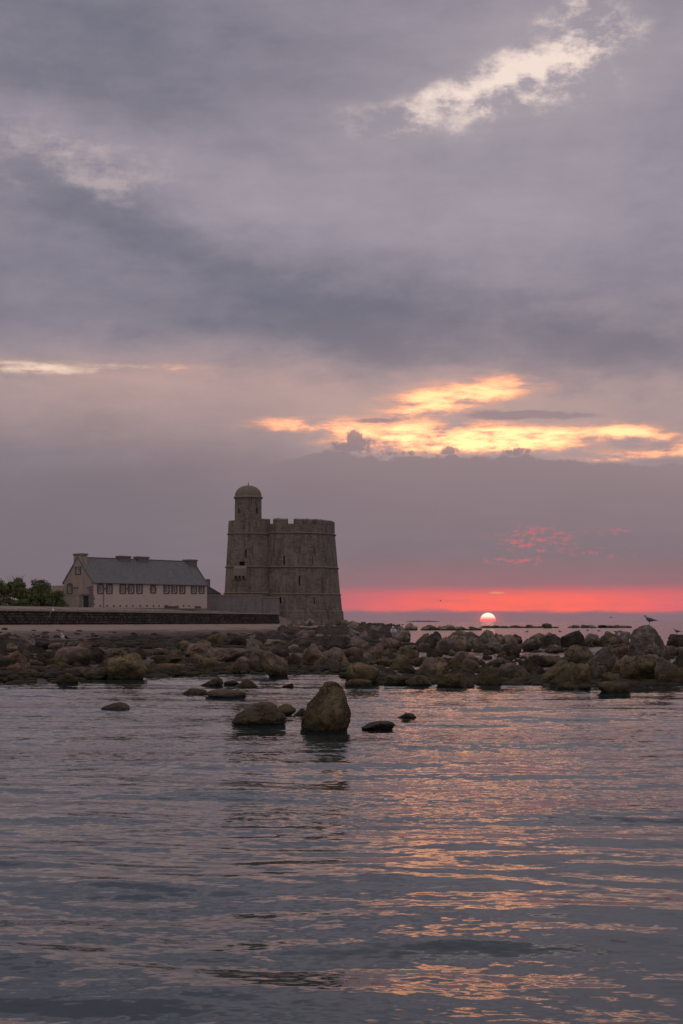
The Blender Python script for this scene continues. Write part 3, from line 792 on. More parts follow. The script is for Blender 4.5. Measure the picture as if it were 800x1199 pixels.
# ------------------------------------------------------------------- the house
def house():
    d1, d2 = 285.0, 307.0
    P1 = Vector((at(107, 712, d1).x, d1)); P2 = Vector((at(242.5, 712, d2).x, d2))
    L = (P2-P1).length; ex = (P2-P1)/L; DP = 7.9
    z0 = 3.9; ze = zpx(681.3, d1); zr = zpx(653.3, 288)
    root = empty('stone_house', (P1.x, P1.y, 0), math.atan2(ex.y, ex.x))
    tag(root, 'long pale two storey house with slate roof and four chimneys left of the tower', 'house')
    def fx(px):      # facade x of a photo column
        u = (px-400)/F*1.003
        t = (u*P1.y - P1.x)/(ex.x - u*ex.y); return t
    def fz(py, x): return zpx(py, P1.y + ex.y*x)
    ey = Vector((-ex.y, ex.x))
    def gy(px):      # gable y of a photo column
        u = (px-400)/F*1.003; t = (u*P1.y - P1.x)/(ey.x - u*ey.y); return t
    def gz(py, y): return zpx(py, P1.y + ey.y*y)
    ge = ze - 0.25
    body = MB()
    h = DP/2
    vs = [(0,0,z0),(L,0,z0),(L,DP,z0),(0,DP,z0),(0,0,ze),(L,0,ze),(L,DP,ze),(0,DP,ze),(0,h,zr-0.15),(L,h,zr-0.15)]
    body.add(vs, [(0,1,5,4),(1,2,6,9,5),(2,3,7,6),(3,0,4,8,7),(3,2,1,0),(4,5,9,8),(6,7,8,9)])
    body.m = [0, 1, 0, 1, 0, 0, 0]
    w = body.build('wall', [M['render'], M['gable']], None)
    cut = MB()
    wins = []
    for px in (119, 129.2, 144.8, 154.6, 164.3, 196, 205, 214.3, 227.8, 236.6):
        x = fx(px); wins.append((x, 0.50, fz(693.9, x), fz(685.2, x), 'tall'))
    x = fx(180.2); wins.append((x, 0.42, fz(693.4, x), fz(686.5, x), 'small'))
    for x, hw, a, b_, k in wins: cut.box(x-hw, x+hw, -0.5, 0.34, a, b_)
    vents = [fx(p) for p in (119, 127, 135, 142.3, 149.5, 157, 165.5, 173.5, 181, 187.5, 216, 222.5)]
    for x in vents: cut.box(x-0.24, x+0.24, -0.5, 0.42, fz(710.6, x), fz(708.6, x))
    low = [(fx(193.5), fx(210.5)), (fx(229), fx(236.5))]
    gw = [(gy(92.7), 0.50, gz(671.6, 4), gz(663.6, 4), 'tall'), (gy(83.2), 0.50, gz(693.8, 6), gz(685, 6), 'tall')]
    for y, hw, a, b_, k in gw: cut.box(-0.5, 0.34, y-hw, y+hw, a, b_)
    dy0, dy1 = gy(105.6), gy(97.8); dz0, dz1 = z0+0.12, gz(697.5, 1.6)
    cut.box(-0.5, 0.5, dy0, dy1, dz0, dz1)
    carve(w, cut); w.parent = root
    # windows: surround > frame, pane
    def window(along, c, hw, a, b_, small):
        # u along wall, n outwards
        def bx(mb, u0, u1, n0, n1, q0, q1):
            if along == 'x': mb.box(u0, u1, -n1, -n0, q0, q1)
            else: mb.box(-n1, -n0, u0, u1, q0, q1)
        sr = MB(); hgt = b_-a; n = 6 if not small else 4
        for sd_ in (-1, 1):
            for i in range(n):
                wd = 0.40 if i % 2 else 0.27
                if small: wd = (0.28, 0.42, 0.42, 0.28)[i]
                q0 = a + hgt*i/n; u0, u1 = sorted((c+sd_*(hw+0.004), c+sd_*(hw+wd)))
                bx(sr, u0, u1, 0.0, 0.045+0.006*(i % 2), q0+0.012, q0+hgt/n-0.012)
        m_ = 5
        for i in range(m_):      # flat brick arch, stepped up to the middle
            u0 = c-hw-0.25+(2*hw+0.50)*i/m_; u1 = c-hw-0.25+(2*hw+0.50)*(i+1)/m_
            up = (0.22, 0.32, 0.37, 0.32, 0.22)[i]
            bx(sr, u0+0.008, u1-0.008, 0.0, 0.05, b_+0.004, b_+up)
        bx(sr, c-hw-0.28, c+hw+0.28, 0.0, 0.10, a-0.22, a-0.004)
        o = sr.build('window', [M['quoin']], root)
        fr = MB(); t = 0.11
        for u0, u1, q0, q1 in ((c-hw, c-hw+t, a, b_), (c+hw-t, c+hw, a, b_), (c-hw+t, c+hw-t, b_-t, b_), (c-hw+t, c+hw-t, a, a+t), (c-.035, c+.035, a+t, b_-t)):
            bx(fr, u0+.003, u1-.003, -0.24, -0.16, q0+.003, q1-.003)
        for k_ in range(1, 4):
            q = a + hgt*k_/4
            for u0, u1 in ((c-hw+t, c-.035), (c+.035, c+hw-t)): bx(fr, u0, u1, -0.225, -0.175, q-.02, q+.02)
        fr.build('frame', [M['white_wood']], o)
        pn = MB(); bx(pn, c-hw+.01, c+hw-.01, -0.30, -0.26, a+.01, b_-.01); pn.build('pane', [M['glass']], o)
    for x, hw, a, b_, k in wins: window('x', x, hw, a, b_, k == 'small')
    for y, hw, a, b_, k in gw: window('y', y, hw, a, b_, False)
    # brick bands linking the grouped windows
    for p0, p1 in ((122.3, 125.9), (148.0, 151.4)):
        mb = MB(); xa, xb = fx(p0), fx(p1); zc = fz(689, xa); mb.box(xa, xb, -0.04, -0.001, zc-0.22, zc+0.22); mb.build('brick_band', [M['greystone']], root)
    # cellar openings
    for xa, xb in low:
        mb = MB(); za = fz(711.8, xa)
        n = max(2, int((xb-xa)/0.9))
        for i in range(n):
            a_ = xa+(xb-xa)*i/n; mb.box(a_, a_+(xb-xa)/n-0.1, -0.10, -0.002, za, za+random.uniform(0.3, 0.55))
        mb.build('cellar_hatch', [M['quoin']], root)
    # roof with thickness
    ov = 0.28; th = 0.16; zr2 = zr; sl = (zr-ze)/h
    vs, fs, uv = [], [], []
    for x in (0.22, L-0.22):
        for y, z in ((-ov, ze-ov*sl*0.8), (h, zr2), (DP+ov, ze-ov*sl*0.8), (DP+ov, ze-ov*sl*0.8+th), (h, zr2+th), (-ov, ze-ov*sl*0.8+th)):
            vs.append((x, y, z)); uv.append((x, math.hypot(y-h, z-zr2)))
    fs = [(i, (i+1) % 6, 6+(i+1) % 6, 6+i)[::-1] for i in range(6)] + [(5, 4, 1, 0), (4, 3, 2, 1), (6, 7, 10, 11), (7, 8, 9, 10)]
    rf = mesh('roof', vs, fs, [M['slate']], root, False, None, uv)
    # gable copings
    for x0_, x1_ in ((-0.10, 0.20), (L-0.20, L+0.10)):
        for sgn in (-1, 1):
            mb = MB(); a = (h, zr+0.32); bnd = (h + sgn*(h+0.34), ze - 0.34*sl*0.8 + 0.30)
            pts = [(a[0], a[1]), (bnd[0], bnd[1]), (bnd[0], bnd[1]-0.34), (a[0], a[1]-0.42)]
            mb.add([(x0_, *p_) for p_ in pts] + [(x1_, *p_) for p_ in pts], [(0,1,2,3), (7,6,5,4), (0,4,5,1), (1,5,6,2), (2,6,7,3), (3,7,4,0)])
            mb.build('gable_coping', [M['greystone']], root)
    rg = MB(); rg.box(0.25, L-0.25, h-0.14, h+0.14, zr+0.10, zr+0.24); rg.build('ridge', [M['greystone']], rf)
    gt = MB(); gt.tube([(0, -ov-0.07, ze-0.16), (L, -ov-0.07, ze-0.16)], 0.075, 8); gt.build('gutter', [M['pipe']], rf)
    # chimneys
    def chim(x0_, x1_, y0_, y1_, ztop, mat=M['gable']):
        mb = MB(); mb.box(x0_, x1_, y0_, y1_, zr-1.6, ztop-0.32, 0)
        c = mb.build('chimney', [mat], rf)
        cb = MB(); cb.box(x0_-0.14, x1_+0.14, y0_-0.14, y1_+0.14, ztop-0.316, ztop-0.10); cb.box(x0_-0.04, x1_+0.04, y0_-0.04, y1_+0.04, ztop-0.097, ztop)
        cb.build('cap', [M['greystone']], c)
    zc = zpx(648.0, 287.5)
    chim(-0.06, 1.30, h-1.15, h+1.15, zc)
    for p0, p1, t in ((145.2, 158, 650.5), (166.3, 179.5, 651.3)):
        x0_, x1_ = fx(p0)+2.1, fx(p1)+2.1; chim(x0_, x1_, h-0.55, h+0.55, zpx(t, P1.y+ex.y*x0_+2), M['greystone'])
    chim(L-1.9, L+0.06, h-1.0, h+1.0, zpx(655.3, 309), M['greystone'])
    # gable dressings: corner quoins, lintels, door, drain pipe
    for i in range(9):
        q0 = z0+0.1+i*0.52
        if q0+0.5 > ze-0.3: break
        mb = MB(); wd = 0.75 if i % 2 else 0.5
        mb.box(-0.05, wd if i < 5 else 0.4, -0.05, -0.001, q0+.01, q0+.5); mb.box(-0.05, -0.001, 0.001, 1.25-wd, q0+.01, q0+.5); mb.build('quoin', [M['greystone']], root)
    for p0, p1, y in ((104.5, 111.5, 688), (85.3, 93.2, 688)):
        pass
    mb = MB(); mb.box(-0.07, -0.001, gy(111)+2.0 if False else 0.45, gy(103.5)+0.2, gz(689.4, 1), gz(687.2, 1)); mb.build('lintel', [M['greystone']], root)
    mb = MB(); mb.box(-0.07, -0.001, gy(93.2), gy(86), gz(689.4, 4.5), gz(687.2, 4.5)); mb.build('lintel', [M['greystone']], root)
    mb = MB(); mb.box(-0.06, -0.001, dy0-0.35, dy1+0.35, dz1+0.004, dz1+0.34); mb.build('door_lintel', [M['greystone']], root)
    dr = MB(); dr.box(0.30, 0.36, dy0+.01, dy1-.01, dz0+.005, dz1-.005); do = dr.build('door', [M['door']], root)
    hd = MB(); hd.box(0.24, 0.298, dy0+0.2, dy0+0.3, dz0+1.0, dz0+1.12); hd.build('handle', [M['pipe']], do)
    pl = MB(); pl.box(-0.5, -0.002, gy(96.8), DP-0.3, z0, gz(693.5, 5)-0.6); pl.box(-0.56, 0.06, gy(96.8)-.06, DP-0.24, gz(693.5, 5)-0.597, gz(693.5, 5)-0.43); 
    pl.build('stone_porch', [M['gable']], root)
    dk = MB(); dk.box(-0.06, 0.0, gy(97)-0.0, gy(97)+0.02, z0, z0+0.1); 
    x = fx(122.6); dp = MB(); dp.tube([(x, -0.10, z0), (x, -0.10, fz(695.5, x))], 0.06, 6); dp.build('drain_pipe', [M['pipe']], root)
    sk = MB(); sk.box(-0.02, L+0.02, -0.05, -0.002, z0, z0+0.28); sk.build('plinth', [M['greystone']], root)
    # low dark wall seen behind the shrubs on the left
    p0, p1 = at(61, 690, 303), at(78, 690, 299)
    box_wall('garden_wall', (p0.x, p0.y), (p1.x, p1.y), 3.5, zpx(685.5, 301), 0.6, 'brownish garden wall behind the shrubs beside the gable', M['gable'], False)
house()

# -------------------------------------------------------------------- shrubs
def shrub(px0, px1, ytop, d, seed, label, mat=None, n_leaf=5200, bare=False):
    rg = np.random.default_rng(seed)
    a, c = at(px0, 705, d), at(px1, 705, d); cx = (a.x+c.x)/2; w = c.x-a.x
    z0 = 3.85; h = zpx(ytop, d)-z0
    root = empty('shrub', (cx, d, z0)); tag(root, label, 'shrub', 'shrubs left of the house')
    ncl = 30
    ph = rg.uniform(0, 6.28, ncl); rr_ = np.sqrt(rg.uniform(0, 1, ncl)); hz = rg.uniform(0.0, 1.0, ncl)
    prof = np.sqrt(np.clip(1 - (hz*0.86)**2.2, 0.05, 1))
    cc = np.stack([np.cos(ph)*rr_*w*0.46*prof, np.sin(ph)*rr_*w*0.40*prof, hz*h*0.86 + 0.1], 1)
    cr = rg.uniform(0.16, 0.27, ncl)*min(w, h*1.3)
    ci = rg.integers(0, ncl, n_leaf)
    dd = rg.normal(size=(n_leaf, 3)); dd /= np.linalg.norm(dd, axis=1)[:, None]
    P = cc[ci] + dd*(cr[ci]*rg.uniform(0.35, 1.05, n_leaf)**0.6)[:, None]*np.array([1, 1, 0.8])
    P[:, 2] = np.clip(P[:, 2], 0.02, h)
    nrm = dd + rg.normal(size=(n_leaf, 3))*0.7; nrm /= np.linalg.norm(nrm, axis=1)[:, None]
    t1 = np.cross(nrm, rg.normal(size=(n_leaf, 3))); t1 /= np.linalg.norm(t1, axis=1)[:, None]; t2 = np.cross(nrm, t1)
    sz = rg.uniform(0.10, 0.24, n_leaf)[:, None]
    V = np.stack([P - t1*sz, P - t2*sz*0.55 + nrm*sz*.15, P + t1*sz, P + t2*sz*0.55 + nrm*sz*.15], 1).reshape(-1, 3)
    Fq = np.arange(n_leaf*4).reshape(-1, 4).tolist()
    o = mesh('foliage', V, Fq, [mat or M['leaf']], root); o['kind'] = 'stuff'
    tr = MB(); rnd = random.Random(seed)
    for k in range(5):
        p = cc[rnd.randrange(ncl)]
        tr.tube([(rnd.uniform(-.2, .2), rnd.uniform(-.2, .2), -0.1), (p[0]*0.4, p[1]*0.4, p[2]*0.5), (p[0], p[1], p[2])], [0.12, 0.07, 0.03], 6)
    if bare:
        for k in range(16):
            b0 = Vector((rnd.uniform(-.3, .3)*w, rnd.uniform(-.2, .2)*w, h*0.6)); tr.tube([b0, b0+Vector((rnd.uniform(-.5, .5), 0, h*0.22)), b0+Vector((rnd.uniform(-.9, .9), 0, h*rnd.uniform(.36, .45)))], [0.04, 0.03, 0.012], 5)
    tr.build('trunk', [M['bark']], root)
    return root
shrub(-22, 12, 676, 284, 1, 'dense green shrub at the left edge of the photo')
shrub(3, 30, 674, 288, 2, 'taller green shrub with ragged twiggy top', bare=True, n_leaf=6000)
shrub(14, 33, 680, 272, 3, 'low dark green shrub in front of the twiggy one')
shrub(26, 44, 688, 268, 4, 'small green bush with pale stems at its foot')
shrub(31, 59, 678, 286, 5, 'brownish topped rounded shrub between green shrubs', M['leaf_brown'], 6000)
shrub(36, 62, 683, 274, 6, 'broad rounded green shrub right of the pale stems', n_leaf=6000)
shrub(55, 78, 692, 272, 7, 'low green shrub spreading against the gable corner')
shrub(-60, -20, 677, 282, 8, 'green shrub just outside the left edge')

# --------------------------------------------------------------------- rocks
def ico(sub):
    bm = bmesh.new(); bmesh.ops.create_icosphere(bm, subdivisions=sub, radius=1.0)
    v = np.array([x.co[:] for x in bm.verts]); f = [tuple(x.index for x in p.verts) for p in bm.faces]; bm.free()
    return v/np.linalg.norm(v, axis=1)[:, None], f
ICO = {k: ico(k) for k in (1, 2, 3, 4, 5)}
def rock_shape(seed, sub=4, kind='boulder', skew=0.0):
    """unit rock: x,y in -.5...5, z from about -.4 to 1 (the ground at 0)."""
    rg = np.random.default_rng(seed); d, f = ICO[sub]
    n = {'boulder': 13, 'slab': 9, 'wedge': 10, 'peak': 11, 'mound': 13, 'angular': 9}[kind]
    nr = rg.normal(size=(n, 3)); nr /= np.linalg.norm(nr, axis=1)[:, None]; hh = rg.uniform(0.58, 1.02, n)
    if kind == 'slab': nr[0] = (0.25*skew, -0.15, 1); nr[0] /= np.linalg.norm(nr[0]); hh[0] = 0.62
    kk = {'boulder': 18, 'slab': 26, 'wedge': 26, 'peak': 12, 'mound': 10, 'angular': 40}[kind]
    dots = np.clip(d @ nr.T, 1e-4, None)/hh
    r = (np.sum(dots**kk, 1) + 0.85**kk)**(-1.0/kk)
    p = d*r[:, None]
    off = rg.uniform(0, 60, 3)
    nz = fbm(d*1.15+off, 4, 0.5)*0.13 + fbm(d*4.2+off, 4, 0.6)*0.085
    rd = np.abs(perlin(d*2.1+off+30)); nz -= 0.10*np.exp(-(rd/0.06)**2); rd2 = np.abs(perlin(d*4.6+off+11)); nz -= 0.045*np.exp(-(rd2/0.07)**2)
    p = p*(1+nz)[:, None]
    z = p[:, 2]
    if kind == 'peak':
        s_ = 1 - 0.50*np.clip((z+0.6)/1.6, 0, 1); p[:, 0] *= s_; p[:, 1] *= s_
    if kind == 'wedge':
        s_ = 1 - 0.42*np.clip((z+0.3)/1.3, 0, 1); p[:, 0] *= s_
    if kind == 'mound': p[:, 0] *= 1 - 0.25*np.clip(z, 0, 1)
    p[:, 0] += skew*0.55*z
    for i in (0, 1):
        lo, hi = p[:, i].min(), p[:, i].max(); p[:, i] = (p[:, i]-(lo+hi)/2)/(hi-lo)
    z = p[:, 2]; z = (z-z.min())/(z.max()-z.min()); p[:, 2] = z*1.45-0.45
    return p, f
def rock_profile(seed, sub, pts, yflat=0.8):
    """a rock whose front outline follows measured widths: pts = (height, left, right), height 0 at the ground"""
    d, f = ICO[sub]; rg = np.random.default_rng(seed); off = rg.uniform(0, 60, 3)
    n = 12; nr = rg.normal(size=(n, 3)); nr[:, 2] *= 0.6; nr /= np.linalg.norm(nr, axis=1)[:, None]; hh = rg.uniform(0.66, 1.0, n)
    dots = np.clip(d @ nr.T, 1e-4, None)/hh
    r = np.minimum((np.sum(dots**30, 1) + 0.8**30)**(-1.0/30), 1.12)
    h = -0.45 + 1.45*(d[:, 2]*0.5+0.5)**0.85
    hs = np.array([p[0] for p in pts]); 
    l = np.interp(h, hs, [p[1] for p in pts]); rt = np.interp(h, hs, [p[2] for p in pts])
    xy = d[:, :2]/np.maximum(np.linalg.norm(d[:, :2], axis=1), 1e-6)[:, None]
    nz = fbm(d*1.6+off, 4, 0.55)*0.16 + fbm(d*5.0+off, 4, 0.6)*0.10
    rd = np.abs(perlin(d*2.3+off+30)); nz = nz - 0.10*np.exp(-(rd/0.06)**2)
    k = (0.35 + 0.65*r)*(1+nz)
    p = np.stack([(l+rt)/2 + (rt-l)/2*xy[:, 0]*k, (rt-l)/2*xy[:, 1]*k, h + nz*0.10], 1)
    lo, hi = p[:, 0].min(), p[:, 0].max(); p[:, 0] = (p[:, 0]-(lo+hi)/2)/(hi-lo)
    p[:, 2] += (1.0 - p[:, 2].max())*np.clip(p[:, 2], 0, 1)
    return p, f
TONE = {'grey': (0.395, 0.320, 0.245), 'brown': (0.405, 0.292, 0.190), 'red': (0.410, 0.255, 0.160), 'olive': (0.350, 0.275, 0.135),
        'dark': (0.150, 0.120, 0.086), 'pale': (0.48, 0.39, 0.30)}
ROCKS = []
def put_rock(px0, px1, yt, yb, kind, tone, label, skew=0.0, seed=0, dep=0.85, mat=None, prof=None, name=None, group='boulders of the shore', sub=4, zb=None):
    g = ground((px0+px1)/2, yb, 0.0); 
    for _ in range(3):
        zz = max(0.0, min(0.5, zat(g.x, g.y))) if zb is None else zb
        g = ground((px0+px1)/2, yb, zz)
    w = (px1-px0)/F*g.y; top = at(0, yt, g.y + w*dep*0.3).z; h = max(0.12, top-g.z)
    p, f = rock_profile(seed, sub, prof) if prof else rock_shape(seed or (int(px0*7+yt*13) % 9973), sub, kind, skew)
    nm = name or ('boulder' if w > 1.0 else 'rock')
    o = mesh(nm, p, f, [mat or M['rock']], None, True)
    o.location = (g.x, g.y + w*dep*0.42, g.z - 0.02); o.scale = (w*1.02, w*dep, h)
    tn = TONE[tone]; j = random.uniform(0.85, 1.15); o.color = (tn[0]*j, tn[1]*j, tn[2]*j, 1)
    tag(o, label, 'boulder' if nm == 'boulder' else 'rock', group); ROCKS.append((px0, px1, yt, yb)); return o
T = [
 # left heap
 (19, 41, 742, 764, 'angular', 'grey', 'large grey angular boulder at the far left of the shore', 0.1),
 (40, 61, 750, 761, 'slab', 'dark', 'long dark rock lying against the grey angular boulder', 0.3),
 (6, 19, 752, 762, 'boulder', 'brown', 'small round brown boulder left of the grey angular one', 0),
 (-8, 7, 743, 764, 'boulder', 'dark', 'dark boulder cut by the left edge of the photo', 0),
 (5, 32, 761, 779, 'wedge', 'red', 'pointed orange brown boulder on the left shore', -0.2),
 (-6, 17, 769, 783, 'slab', 'dark', 'black flat rock below the orange brown boulder', 0),
 (43, 62, 766, 779, 'mound', 'dark', 'black weed covered lump in the left shore heap', 0),
 (61, 106, 756, 779, 'slab', 'brown', 'broad brown weedy rock where the black backed gull stands', 0.2),
 (26, 50, 779, 790, 'slab', 'red', 'flat reddish slab behind the olive weed mound', 0),
 (49, 63, 783, 791, 'mound', 'olive', 'small olive lump at the edge of the left shore', 0),
 (0, 29, 788, 799, 'mound', 'dark', 'dark weed mound standing in water at the left edge', 0),
 (63, 91, 787, 801, 'mound', 'olive', 'round olive weed mound at the water edge on the left', 0),
 (90, 131, 780, 796, 'slab', 'brown', 'wide brown slab right of the round olive mound', 0.1),
 (118, 171, 763, 796, 'boulder', 'olive', 'big olive brown boulder at the water edge below the house', 0.1),
 (146, 171, 758, 772, 'boulder', 'dark', 'dark boulder on top behind the big olive brown one', 0.2),
 (98, 121, 757, 777, 'boulder', 'dark', 'dark weedy boulder right of the gull rock', 0),
 (178, 217, 776, 790, 'slab', 'red', 'long low reddish slab alone at the water edge', 0.1),
 (184, 214, 768, 778, 'slab', 'olive', 'greenish slab just behind the long reddish slab', 0),
 (194, 213, 759, 771, 'boulder', 'brown', 'brown block above the greenish slab', 0),
 # centre heap
 (212, 253, 753, 767, 'slab', 'brown', 'flat topped brown slab left of the wide pale topped slab', -0.2),
 (240, 302, 758, 777, 'slab', 'brown', 'widest slab of the heap with lighter top and dark underside', 0.3),
 (218, 241, 765, 781, 'boulder', 'brown', 'brown boulder with dark foot below the flat topped slab', 0.2),
 (255, 291, 770, 789, 'wedge', 'red', 'triangular reddish boulder at the water edge', 0.1),
 (264, 288, 744, 757, 'boulder', 'dark', 'dark boulder above the widest slab', 0.3),
 (285, 312, 746, 766, 'boulder', 'grey', 'grey boulder with dark hollow above the triangular reddish one', 0),
 (286, 312, 768, 788, 'boulder', 'brown', 'brown boulder right of the triangular reddish one', 0),
 (303, 338, 761, 786, 'angular', 'brown', 'brown boulder with one dark flat face', -0.35),
 (309, 336, 748, 760, 'slab', 'brown', 'flat slab above the boulder with the dark face', 0.3),
 (347, 382, 752, 777, 'wedge', 'brown', 'big brown triangular boulder below the tower', 0.15),
 (380, 404, 743, 762, 'angular', 'dark', 'black shadowy block below the tower corner', 0.2),
 (383, 405, 757, 774, 'boulder', 'grey', 'round grey boulder beneath the black block', 0),
 (347, 367, 736, 748, 'boulder', 'grey', 'grey boulder nearest to the foot of the tower', 0.1),
 (335, 352, 764, 782, 'boulder', 'dark', 'dark boulder between brown triangular and dark faced ones', 0),
 (362, 384, 768, 787, 'wedge', 'brown', 'leaning brown boulder in front of the big triangular one', 0.4),
 (392, 412, 764, 788, 'boulder', 'brown', 'brown boulder behind the left of the big olive brown block', 0),
 (325, 345, 738, 749, 'boulder', 'dark', 'dark stone on the beach before the tower', 0),
 # centre right
 (405, 445, 774, 802, 'boulder', 'olive', 'big squat olive boulder at the water edge right of centre', 0),
 (404, 436, 794, 804, 'slab', 'olive', 'low olive slab at the foot of the squat olive boulder', 0.2),
 (402, 432, 757, 773, 'slab', 'brown', 'brown slab overhanging a black hollow', 0.3),
 (427, 450, 750, 772, 'angular', 'brown', 'angular pale brown boulder above the black hollow', 0.2),
 (443, 470, 746, 762, 'boulder', 'brown', 'brown boulder below the white gull', 0),
 (455, 481, 737, 751, 'wedge', 'grey', 'grey wedge shaped boulder beside the white gull', 0.2),
 (436, 456, 737, 748, 'boulder', 'dark', 'dark boulder left of the white gull', 0),
 (464, 491, 757, 774, 'boulder', 'brown', 'brown boulder above the reddish slab', 0),
 (440, 476, 771, 781, 'slab', 'red', 'reddish slab behind the small bright pool', 0),
 (465, 488, 779, 794, 'boulder', 'dark', 'dark boulder right of the small bright pool', 0.1),
 (450, 480, 789, 803, 'slab', 'olive', 'olive rock below the small bright pool', 0.4),
 (475, 509, 789, 804, 'mound', 'pale', 'smooth low oval rock paler than its neighbours', 0),
 (486, 527, 768, 796, 'boulder', 'brown', 'largest round brown boulder above the pale oval rock', -0.1),
 (512, 558, 787, 805, 'mound', 'olive', 'wide oval olive topped boulder at the water edge', 0.1),
 (509, 536, 745, 766, 'boulder', 'grey', 'smooth grey brown boulder left of the upper pool', 0.3),
 (522, 550, 743, 763, 'boulder', 'brown', 'brown boulder under the setting sun', 0.3),
 (499, 515, 744, 760, 'boulder', 'dark', 'dark boulder left of the smooth grey brown one', 0),
 (524, 546, 764, 783, 'boulder', 'brown', 'brown boulder leaning over the round brown one', 0.3),
 (556, 579, 741, 753, 'boulder', 'dark', 'dark round boulder against the pink water', 0),
 (577, 589, 741, 751, 'boulder', 'dark', 'smaller dark round boulder against the pink water', 0),
 (546, 563, 745, 758, 'boulder', 'grey', 'grey boulder just left of the dark round pair', 0),
 (554, 571, 750, 763, 'boulder', 'brown', 'pale brown boulder behind the upper pool', 0),
 (567, 593, 750, 764, 'boulder', 'grey', 'ribbed grey boulder at the back of the upper pool', 0),
 (541, 563, 765, 777, 'mound', 'brown', 'brown mound standing in the upper pool', 0),
 (558, 589, 779, 803, 'boulder', 'olive', 'dark olive boulder at the water edge below the sun', 0),
 (565, 602, 769, 784, 'mound', 'grey', 'grey mound in front of the upper pool', 0),
 (580, 622, 775, 799, 'boulder', 'grey', 'big round grey boulder right of the dark olive one', 0.1),
 (588, 613, 751, 768, 'boulder', 'grey', 'rounded grey boulder right of the upper pool', 0),
 (596, 613, 742, 753, 'boulder', 'dark', 'dark boulder just right of the sun glitter', 0),
 # right heap
 (612, 633, 767, 787, 'boulder', 'dark', 'dark boulder beside the big round grey one', 0.2),
 (612, 634, 743, 761, 'boulder', 'grey', 'grey boulder standing left of the pink pool', 0),
 (629, 657, 743, 758, 'boulder', 'dark', 'dark rough boulder behind the pink pool', 0),
 (658, 686, 738, 758, 'boulder', 'dark', 'dark peaked rock rising behind the pink pool', 0),
 (681, 706, 741, 757, 'mound', 'grey', 'domed grey boulder right of the dark peaked rock', 0),
 (628, 660, 766, 781, 'boulder', 'brown', 'brown rock in front of the pink pool', 0.3),
 (663, 699, 754, 774, 'boulder', 'brown', 'brown boulder right of the pink pool', 0),
 (634, 682, 771, 802, 'slab', 'olive', 'long slanting olive slab leaning to the right', 0.75),
 (646, 694, 775, 804, 'wedge', 'olive', 'big slanting olive boulder beside the leaning slab', 0.45),
 (653, 674, 797, 807, 'wedge', 'olive', 'small pointed rock in front of the slanting boulders', 0.1),
 (596, 632, 792, 801, 'mound', 'olive', 'low olive rock at the water edge left of the slab', 0.2),
 (622, 642, 779, 794, 'boulder', 'dark', 'black boulder in the gap beside the leaning slab', 0),
 (678, 693, 799, 808, 'boulder', 'dark', 'small dark rock at the water before the right heap', 0),
 (688, 724, 756, 788, 'boulder', 'grey', 'tall rounded boulder with dark green flank', 0.1),
 (690, 713, 774, 800, 'boulder', 'grey', 'round boulder below the one with dark green flank', 0),
 (716, 742, 755, 770, 'slab', 'red', 'pinkish block left of the gull rock', 0.1),
 (703, 722, 742, 756, 'boulder', 'dark', 'dark rock where the small white gull sits', 0),
 (783, 806, 742, 758, 'boulder', 'dark', 'dark rock at the right edge with a bird on top', 0),
 (728, 776, 766, 800, 'wedge', 'olive', 'huge sloping olive boulder below the gull rock', 0.5),
 (770, 799, 768, 801, 'boulder', 'brown', 'brown boulder right of the huge sloping one', -0.1),
 (718, 747, 766, 790, 'boulder', 'brown', 'brown boulder behind the huge sloping one', 0.2),
 (788, 812, 760, 788, 'boulder', 'dark', 'dark boulder cut by the right edge of the photo', 0),
 (702, 742, 797, 812, 'slab', 'olive', 'flat olive rock lying foremost in the right water', 0.1),
 (706, 730, 786, 802, 'boulder', 'olive', 'olive boulder behind the foremost flat rock', 0),
 (782, 812, 783, 801, 'boulder', 'red', 'reddish boulder at the water edge in the right corner', 0),
 # standing in the water
 (117, 152, 821, 832, 'mound', 'brown', 'small brown hump alone in the water on the left', 0.1),
 (233, 261, 791, 803, 'wedge', 'brown', 'wedge shaped rock in the water near the shore', 0.55),
 (274, 302, 794, 805, 'mound', 'olive', 'low weedy rock right of the wedge shaped one', 0),
 (261, 280, 796, 802, 'mound', 'dark', 'small flat rock touching the low weedy one', 0),
 (211, 246, 805, 814, 'mound', 'brown', 'left hump of the long low rock in the water', 0.1),
 (239, 287, 806, 817, 'mound', 'brown', 'right hump of the long low rock in the water', 0.2),
 (318, 346, 823, 837, 'mound', 'olive', 'small brown rock behind the mid water hump', 0),
 (344, 361, 828, 838, 'mound', 'dark', 'little rock between the hump and the tall rock', 0),
 (423, 463, 843, 853, 'slab', 'pale', 'low grey rock barely above the water', 0.2),
 (464, 488, 834, 842, 'wedge', 'red', 'small reddish rock right of the low grey one', 0.2),
 (330, 344, 799, 806, 'mound', 'dark', 'tiny dark rock in the water before the heap', 0.2),
]
for i, t in enumerate(T):
    inwater = t[3] > 800 and i > 94
    put_rock(*t[:4], t[4], t[5], t[6], t[7], sub=4, zb=0.0 if t[3] > 786 else None, seed=101+i*7)
def prof(px0, px1, yt, yb, rows):
    c, w, hh = (px0+px1)/2, px1-px0, yb-yt
    r_ = [((yb-y)/hh, (a-c)/w, (b_-c)/w) for y, a, b_ in rows][::-1]
    return [(-0.5, r_[0][1], r_[0][2])] + r_
tall = put_rock(350, 411, 796, 857, 'peak', 'olive', 'tall pointed olive brown rock standing in the mid water', 0.0, 77, 0.8, sub=5, zb=0.0,
    prof=prof(350, 411, 796, 857, [(796, 383, 386), (798, 377, 391), (803, 374, 395), (811, 370, 399), (819, 365, 402), (827, 359, 406), (836, 353, 410), (846, 349, 411), (855, 349, 408)]))
